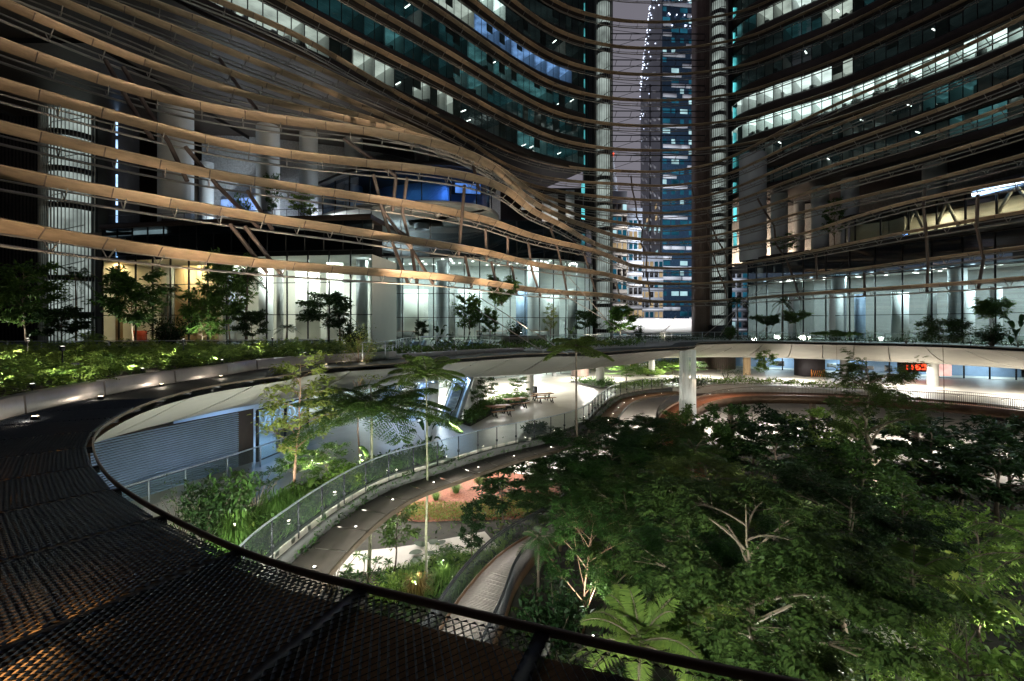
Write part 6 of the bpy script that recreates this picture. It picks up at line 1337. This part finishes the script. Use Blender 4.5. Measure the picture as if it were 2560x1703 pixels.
# ---------------------------------------------------------------- ground cover nobody could count
def inside(poly, P_):
    x, y = P_[:, 0], P_[:, 1]; r = np.zeros(len(P_), bool); j = len(poly) - 1
    for i in range(len(poly)):
        xi, yi = poly[i][:2]; xj, yj = poly[j][:2]; c = ((yi > y) != (yj > y)) & (x < (xj - xi) * (y - yi) / (yj - yi + 1e-12) + xi); r ^= c; j = i
    return r
def scatter(poly, n, rng, bias=None):
    p = np.array([q[:2] for q in poly]); lo_, hi_ = p.min(0), p.max(0); out = np.zeros((0, 2))
    while len(out) < n:
        c = rng.uniform(lo_, hi_, (n * 3, 2)); c = c[inside(p, c)]
        if bias is not None: c = c[rng.random(len(c)) < bias(c)]
        out = np.vstack([out, c])
    return out[:n]
def cover(name, poly, n, z0, hmin, hmax, key, L, Wd, kind='broad', seed=0, bias=None, avoid=None, clump=.8):
    rng = np.random.default_rng(seed); p = scatter(poly, n, rng, bias)
    if avoid is not None:
        for a in avoid: p = p[~inside(np.array([q[:2] for q in a]), p)]
    ph = np.sin(p[:, 0] * 1.9 * clump + 1.3 * np.sin(p[:, 1] * 1.1)) * np.sin(p[:, 1] * 2.3 * clump + np.sin(p[:, 0] * .7)) * .5 + .5
    z = z0 + rng.random(len(p)) ** .6 * (hmin + (hmax - hmin) * ph); C = np.c_[p, z]; d = rng.normal(0, 1, (len(p), 3)); d[:, 2] = np.abs(d[:, 2]) * .6 + (.5 if kind != 'blade' else 1.4); mb = MB()
    if kind == 'broad': leafquads(mb, C, d, np.tile([0, 0, 1.], (len(p), 1)) + rng.normal(0, .5, (len(p), 3)), L * rng.uniform(.6, 1.4, len(p)), Wd)
    elif kind == 'blade': C[:, 2] = z0; leafquads(mb, C, d, rng.normal(0, 1, (len(p), 3)), (L * (.4 + ph)) * rng.uniform(.6, 1.2, len(p)), Wd, .1, .3)
    else: sprays(mb, C, d, L * rng.uniform(.7, 1.5, len(p)), 7, L * .34, Wd, rng, .35)
    return stuff(name, mb.mesh(name, M[key]))
Kl = [tuple(p[:2]) for p in off(EA, WA + .32, 0, True) if p[0] < -7 and 6 < p[1] < 31]
pl_poly = Kl + [(-11.8, 31.), (-14, 29.8), (-20, 27.8), (-28, 26.8), (-33, 24), (-26, 10), (-14, 6)]
struct('planter_soil', MB().poly([pl_poly], ZA + .22), M['soil'])
dk = lambda c: np.clip(1.3 - np.abs(c[:, 0] + 15) / 12, .12, 1)
cover('planter_foliage', pl_poly, 4600, ZA + .22, .25, .85, 'lbright', .50, .065, 'feather', 1, dk)
cover('planter_foliage', pl_poly, 3600, ZA + .22, .2, .7, 'lmid', .36, .045, 'feather', 2, dk)
def strip(c, d0, d1): a, b_ = off(c, d0), off(c, d1); return [tuple(p[:2]) for p in a] + [tuple(p[:2]) for p in b_[::-1]]
kk = KA[(KA[:, 1] > 24) & (KA[:, 0] > -10)]; o_ = [i for i in range(NA) if EA[i][1] > 24 and -9 < EA[i][0] < 14]
kc = off(EA, WA, ZA, True)[o_]; cover('terrace_bed_foliage', strip(kc, .4, 2.0), 2600, ZA + .02, .25, .8, 'lmid', .22, .10, 'broad', 3); cover('terrace_bed_foliage', strip(kc, .4, 2.4), 900, ZA + .02, .2, .6, 'lbright', .22, .10, 'broad', 4)
cover('terrace_hedge', strip(TC[len(TC)//5:], .3, 1.2), 5200, ZA, .4, .75, 'ldark', .16, .09, 'broad', 5); cover('terrace_hedge', strip(TC[len(TC)//2:], -1.4, -.3), 2600, ZA, .15, .45, 'ldark', .15, .08, 'broad', 6)
# bowl garden floor
gard = [(-8.5, 19), (-6.5, 27.5), (-1.5, 31), (3, 33), (9.5, 42), (18, 45), (27, 44.5), (35, 40), (38, 30), (30, 12), (15, 5.5), (3, 6), (-4, 10), (-7, 15)]
brg = [tuple(p[:2]) for p in BLc] + [tuple(p[:2]) for p in BRc[::-1]]; pth_p = [tuple(p[:2]) for p in off(pth, 1.3)] + [tuple(p[:2]) for p in off(pth, -1.3)[::-1]]; pth2_p = [tuple(p[:2]) for p in off(pth2, .8)] + [tuple(p[:2]) for p in off(pth2, -.8)[::-1]]
bedp = [tuple(p[:2]) for p in bed[:-1]]; whitep = [tuple(p[:2]) for p in pav[:24]] + [(-12, 40), (-12, 14)]
AV = [brg, pth_p, pth2_p, bedp]
cover('ground_cover', gard, 12000, 0, .3, 1.0, 'ldark', .30, .13, 'broad', 7, None, AV); cover('ground_cover', gard, 9000, 0, .3, 1.2, 'lmid', .26, .11, 'broad', 8, None, AV); cover('ground_cover', gard, 2600, 0, .3, 1.1, 'lfern', .5, .05, 'feather', 9, None, AV)
lawn = [G(980,1500,0), G(1180,1500,0), G(1290,1330,0), G(1180,1370,0), G(1080,1400,0), G(960,1420,0)]; cover('long_grass', lawn, 9000, 0, .3, .7, 'lgrass', .6, .022, 'blade', 10, None, [pth_p, brg])
gold = [G(1000,1305,0), G(1160,1306,0), G(1330,1290,0), G(1390,1240,0), G(1300,1240,0), G(1150,1265,0), G(1010,1262,0)]; cover('flower_cover', gold, 5200, .02, .12, .35, 'lyellow', .15, .07, 'broad', 11); cover('flower_cover', gold, 2200, .02, .15, .4, 'lgold', .14, .06, 'broad', 12)
pb = strip(np.array([atR(RB, x) for x in np.arange(-1, 14, .5)]), .12, 2.3); struct('planter_soil', MB().poly([pb], ZB + .03), M['soil'])
cover('planter_foliage', pb, 6500, ZB, .3, .8, 'lgrass', .55, .022, 'blade', 13); cover('planter_foliage', pb, 3000, ZB, .2, .7, 'lmid', .22, .10, 'broad', 14)
lp_ = strip(np.array([atR(RB, x) for x in np.arange(2, SB_end - 4, .5)]), -.55, -.16); cover('ledge_foliage', lp_, 1600, 5.2, .2, .6, 'lmid', .18, .06, 'broad', 15)
hs_ = [G(1150,1060,ZB), G(1175,1068,ZB), G(1235,1035,ZB), G(1325,1003,ZB), G(1310,992,ZB), G(1225,1005,ZB), G(1185,1025,ZB)]; struct('planter_soil', MB().poly([[tuple(p[:2]) for p in hs_]], ZB + .04), M['soil']); cover('hedge_foliage', hs_, 5200, ZB, .35, .75, 'lmid', .17, .09, 'broad', 16)
isl = [G(1422,955,ZB), G(1450,962,ZB), G(1500,975,ZB), G(1530,972,ZB), G(1540,955,ZB), G(1490,950,ZB)]; struct('planter_soil', MB().poly([[tuple(p[:2]) for p in isl]], ZB + .1), M['soil']); cover('hedge_foliage', isl, 1800, ZB, .3, .7, 'lmid', .2, .1, 'broad', 17)
fr_ = strip(np.array([atR(RB, x) for x in np.arange(SB_end - 8, SB_end + 22, .7)]), .3, 2.2); cover('hedge_foliage', fr_, 3600, ZB, .3, .9, 'lbright', .26, .13, 'broad', 18)
far_ = [(10, 72), (28, 72), (30, 84), (8, 84)]; cover('street_planting', far_, 3600, ZB, .5, 1.8, 'lbright', .3, .14, 'broad', 19)
for z, poly, s in [(EYE + 10.25, [(-40, 51.5), (-26, 49.6), (-16, 48.4), (-18, 53), (-40, 55)], 20), (EYE + 9.9, [(41, 66), (46, 59), (52, 62), (46, 72)], 21)]: cover('roof_planting', poly, 1600, z, .3, 1.0, 'lbright', .24, .1, 'broad', s)
# ================================================================ LAMPS
# recessed strips under the terrace slab and under the plaza slab
for x, y, sx, sy, p, col in [(-7, 44, 3, 3, 950, (.98, 1, .94)), (1, 53, 3, 3, 1500, (.98, .99, .92)), (11, 61, 4, 3, 1300, (1, .98, .92)), (-2, 46, 2, 2, 500, (1, .95, .85)), (24, 64, 5, 3, 1500, (1, .97, .90)), (36, 60, 4, 3, 682, (1, .97, .92)), (46, 54, 3, 4, 775, (1, .97, .90)), (51, 46, 3, 4, 775, (1, .97, .90)), (52, 38, 3, 4, 589, (1, .97, .90))]:
    lamp_area('plaza_ceiling_lamp', (x, y, 8.45), sx, sy, p * (1.45 if x < 20 else 1.0), col, (x, y + .01, 0))
for x, y, sx, sy, p in [(-11, 26, 3, 3, 420), (-9.5, 34, 3, 4, 1100), (-5, 42, 4, 3, 1400), (3, 46, 3, 3, 900), (12, 55, 4, 3, 900), (22, 60, 5, 3, 900), (34, 57, 4, 3, 1000), (45, 49, 3, 3, 1000), (50, 40, 3, 4, 1100), (50, 30, 3, 4, 600)]:
    lamp_area('garden_ceiling_lamp', (x, y, 4.8), sx, sy, p * 1.1, (1, .97, .90), (x, y + .01, 0))
# floods at the foot of the canopy aimed up at the bronze blades
for i, (x, y, z, tx, ty, tz, p, a) in enumerate([(-13.5, 14.5, 11.9, -21.5, 21, 21, 1900, 95), (-12.6, 24, 11.8, -18.5, 30, 21, 2300, 95), (-6, 33, 11.6, -9, 39, 19, 5600, 76), (1.5, 38.5, 11.6, -1, 44, 19, 5600, 76), (9, 43, 11.5, 6, 53, 18, 5200, 66), (18, 54, 11.5, 19, 73, 20, 1300, 80), (38, 52, 11.5, 36, 57, 19, 90, 90), (43, 44, 11.5, 40, 44, 19, 70, 90)]):
    lamp_spot('blade_flood', (x, y, z), (tx, ty, tz), p, (1, .79, .56), a, .15, .8)
    t = thing('blade_floodlight', ['floodlight in the planter at the far left aimed at the blades', 'floodlight in the planter behind the bare shrub', 'floodlight on the middle terrace bed, left end', 'floodlight on the middle terrace bed, centre', 'floodlight near the canopy tip', 'floodlight at the terrace before the hoarding', 'floodlight on the right terrace, farther one', 'floodlight on the right terrace, nearer one'][i], 'light', (x, y, z - .18), 'floodlights for the bronze blades')
    obj('lamp_body', MB().lathe((0, 0, 0), [(.02, -.5), (.02, -.08), (.10, -.05), (.11, .08), (.09, .1)], 12).mesh('lamp_body', M['dsteel']), t, (0, 0, 0)); obj('lamp_lens', MB().lathe((0, 0, 0), [(0, .09), (.08, .085)], 12).mesh('lamp_lens', EM['spotw']), t, (0, 0, 0))
# garden spotlights on spikes
KS = [((a[0], a[1], ZA + .62), (b[0], b[1], ZA + .55), p, lb) for (a, b, p, lb) in [(off(EA, WA + .5, ZA, True)[i], off(EA, WA + 3.2, ZA, True)[i], p, lb) for i, p, lb in [(int(np.argmin(np.hypot(KA[:, 0] - x, KA[:, 1] - y))), p, lb) for x, y, p, lb in [(-10.0, 8.4, 60, 'planter edge at the left border, an added fill'), (-11.0, 11.6, 60, 'planter edge above the first kerb joints, an added fill'), (-11.7, 15.2, 34, 'planter edge above the middle kerb panels, an added fill'), (-11.9, 19.0, 34, 'planter edge above the far kerb panels, an added fill'), (-11.0, 24.5, 24, 'planter edge behind the slender tree crown, an added fill')]]]]  # kerb spots added to brighten the front of the planter foliage
GS = KS + [((-11.5, 12.0, 12.5), (-13.5, 14, 11.5), 60, 'left planter foliage at its near end'), ((-12.6, 18.0, 12.5), (-14.2, 17.5, 11.4), 60, 'left planter foliage in its middle'), ((-12.0, 23.5, 12.4), (-14, 23.5, 11.3), 40, 'left planter foliage at its far end'), ((-16, 15.5, 12.6), (-17.5, 15, 11.2), 34, 'deep part of the left planter'),
 (tuple(G(590, 1345, ZB) + [0, 0, .35]), tuple(G(600, 1240, ZB) + [0, 0, .8]), 55, 'grass at the near end of the plaza planter'), (tuple(G(690, 1262, ZB) + [0, 0, .35]), (-9.3, 20.0, 8.5), 26, 'slender yellow green tree'), (tuple(G(790, 1215, ZB) + [0, 0, .3]), (-8.6, 20.5, 8.2), 70, 'bright leaf plant and large tree fern'), (tuple(G(900, 1170, ZB) + [0, 0, .3]), (-7.0, 23, 8.0), 60, 'planter under the tree ferns'),
 (tuple(G(1108, 1432, 0) + [0, 0, .7]), (-4, 21, 1.5), 70, 'grass left of the footbridge'), (tuple(G(1225, 1195, 0) + [0, 0, .5]), (-1.5, 33.5, .3), 90, 'red mulch bed'), (tuple(G(1040, 1500, 0) + [0, 0, .8]), (-5.5, 22.5, 7), 190, 'tree fern trunks'), (tuple(G(870, 1470, 0) + [0, 0, .6]), (-7, 22.0, 2.2), 60, 'rosette shrubs'),
 ((2.6, 11.0, 2.6), (3.3, 12.3, 5), 14, 'large light tree fern'), ((6.4, 14.2, .8), (6.6, 13.2, 5), 170, 'biggest feathery tree from the left'), ((9.6, 13.8, .9), (8.8, 12.8, 5), 110, 'biggest feathery tree from the right'), ((3.2, 18.5, .8), (3.3, 19.6, 4), 140, 'pinkish branched shrub tree'), ((7.0, 20.5, .8), (6.0, 21.5, 4), 140, 'middle of the wood'), ((12, 19.5, .8), (13.2, 19.5, 3.2), 130, 'split leaf plant'), ((14.8, 15.2, .8), (13.4, 16.2, 2.8), 110, 'pale path plants'), ((11.4, 10.6, .7), (11.6, 12.2, 2.0), 85, 'bright bush at the bottom right'), ((17.5, 17.0, .8), (18, 18.5, 4.5), 120, 'yellow green tree'), ((21.2, 27.6, .8), (22.4, 28.8, 7), 320, 'spreading tree'), ((10.5, 27, .8), (11.5, 28.5, 5), 150, 'centre of the wood'), ((17, 30, .8), (18.5, 33, 5), 150, 'trees below the ramp'), ((15.5, 24, .8), (15, 26, 4), 120, 'right middle of the wood'), ((6.8, 28.6, .8), (7.4, 31, 5), 130, 'trees below the warm light tinted ledge'),
 ((-27.2, 33, 11.5), (-27.5, 34.2, 14), 60, 'tree before the orange lobby'), ((-22.4, 32.8, 11.5), (-22.4, 34, 13), 60, 'bright tree before the cream lobby'), ((-32.5, 29.8, 11.5), (-32.2, 31, 14), 40, 'far left terrace tree'), ((-.6, 45.8, 11.4), (-.9, 47.2, 15), 40, 'flat topped terrace tree'), ((13.5, 56.6, 11.4), (13.4, 58, 13), 50, 'bright tree before the hoarding')]
for a, b, p, lb in GS:
    a = tuple(a); dv = unit(np.array(b, float) - np.array(a)); a2 = tuple(np.array(a) + dv * (.22 if dv[2] < .1 else 0))
    lamp_spot('garden_spot', a2, b, p * (4.5 if a[2] > 11.6 and a[1] < 26 else 7.5), (1, .96, .84), 100, .06, .9)
    t = thing('garden_spotlight', 'small spike spotlight aimed at the ' + lb, 'light', (a[0], a[1], a[2] - .12), 'spike spotlights among the plants')
    obj('lamp_body', MB().lathe((0, 0, 0), [(.015, -.35), (.015, -.06), (.05, -.03), (.06, .06), (.05, .07)], 10).mesh('lamp_body', M['dsteel']), t, (0, 0, 0)); obj('lamp_lens', MB().lathe((0, 0, 0), [(0, .075), (.045, .07)], 10).mesh('lamp_lens', EM['spot']), t, (0, 0, 0))
# warm work lights hanging below the mesh over the near soffit
for k in range(npan):
    sm = s0 + S[-1] * (k + .5) / npan; c = atS(EA, sm)
    if k < npan * .45 and math.hypot(c[0], c[1]) < 13:
        f = .45 + random.uniform(-.1, .2); p = c * (1 - f) + atS(KA, sm) * f
        lamp_area('under_mesh_lamp', (p[0], p[1], ZA - .09), .9, .5, random.uniform(2.2, 6), (1, .66, .34), (p[0] + random.uniform(-.2, .2), p[1] + random.uniform(-.2, .2), ZA - 1.2), 110)
# added spot that brightens the footbridge deck, no fixture stands there
lamp_spot('bridge_fill', (-3.2, 24.0, 8.5), (-.4, 22.0, 1.5), 2200, (1, .97, .92), 50, .1, .8)
lamp_spot('path_lamp', (9, 14, 9), (8.3, 13.6, .5), 90, (1, .9, .72), 60, .1, .8)

# added unseen fill lamps that brighten the tree crowns
for x, y, z, tx, ty, tz, p in [(-1.0, 5.2, 9.9, 7.0, 13.2, 6, 650), (24, 5.5, 9.6, 15, 17, 5, 520), (37, 19, 9.4, 24, 27, 6, 520), (-5.6, 7.4, 9.6, -6, 21, 8.5, 900), (-.5, 12.0, 4.4, -5.2, 22.8, 9.6, 750)]:
    lamp_area('crown_fill', (x, y, z), 1.2, .8, p, (.95, 1, .88), (tx, ty, tz), 120)
bpy.context.view_layer.update()
for o in bpy.data.objects:
    if '_w' in o: del o['_w']
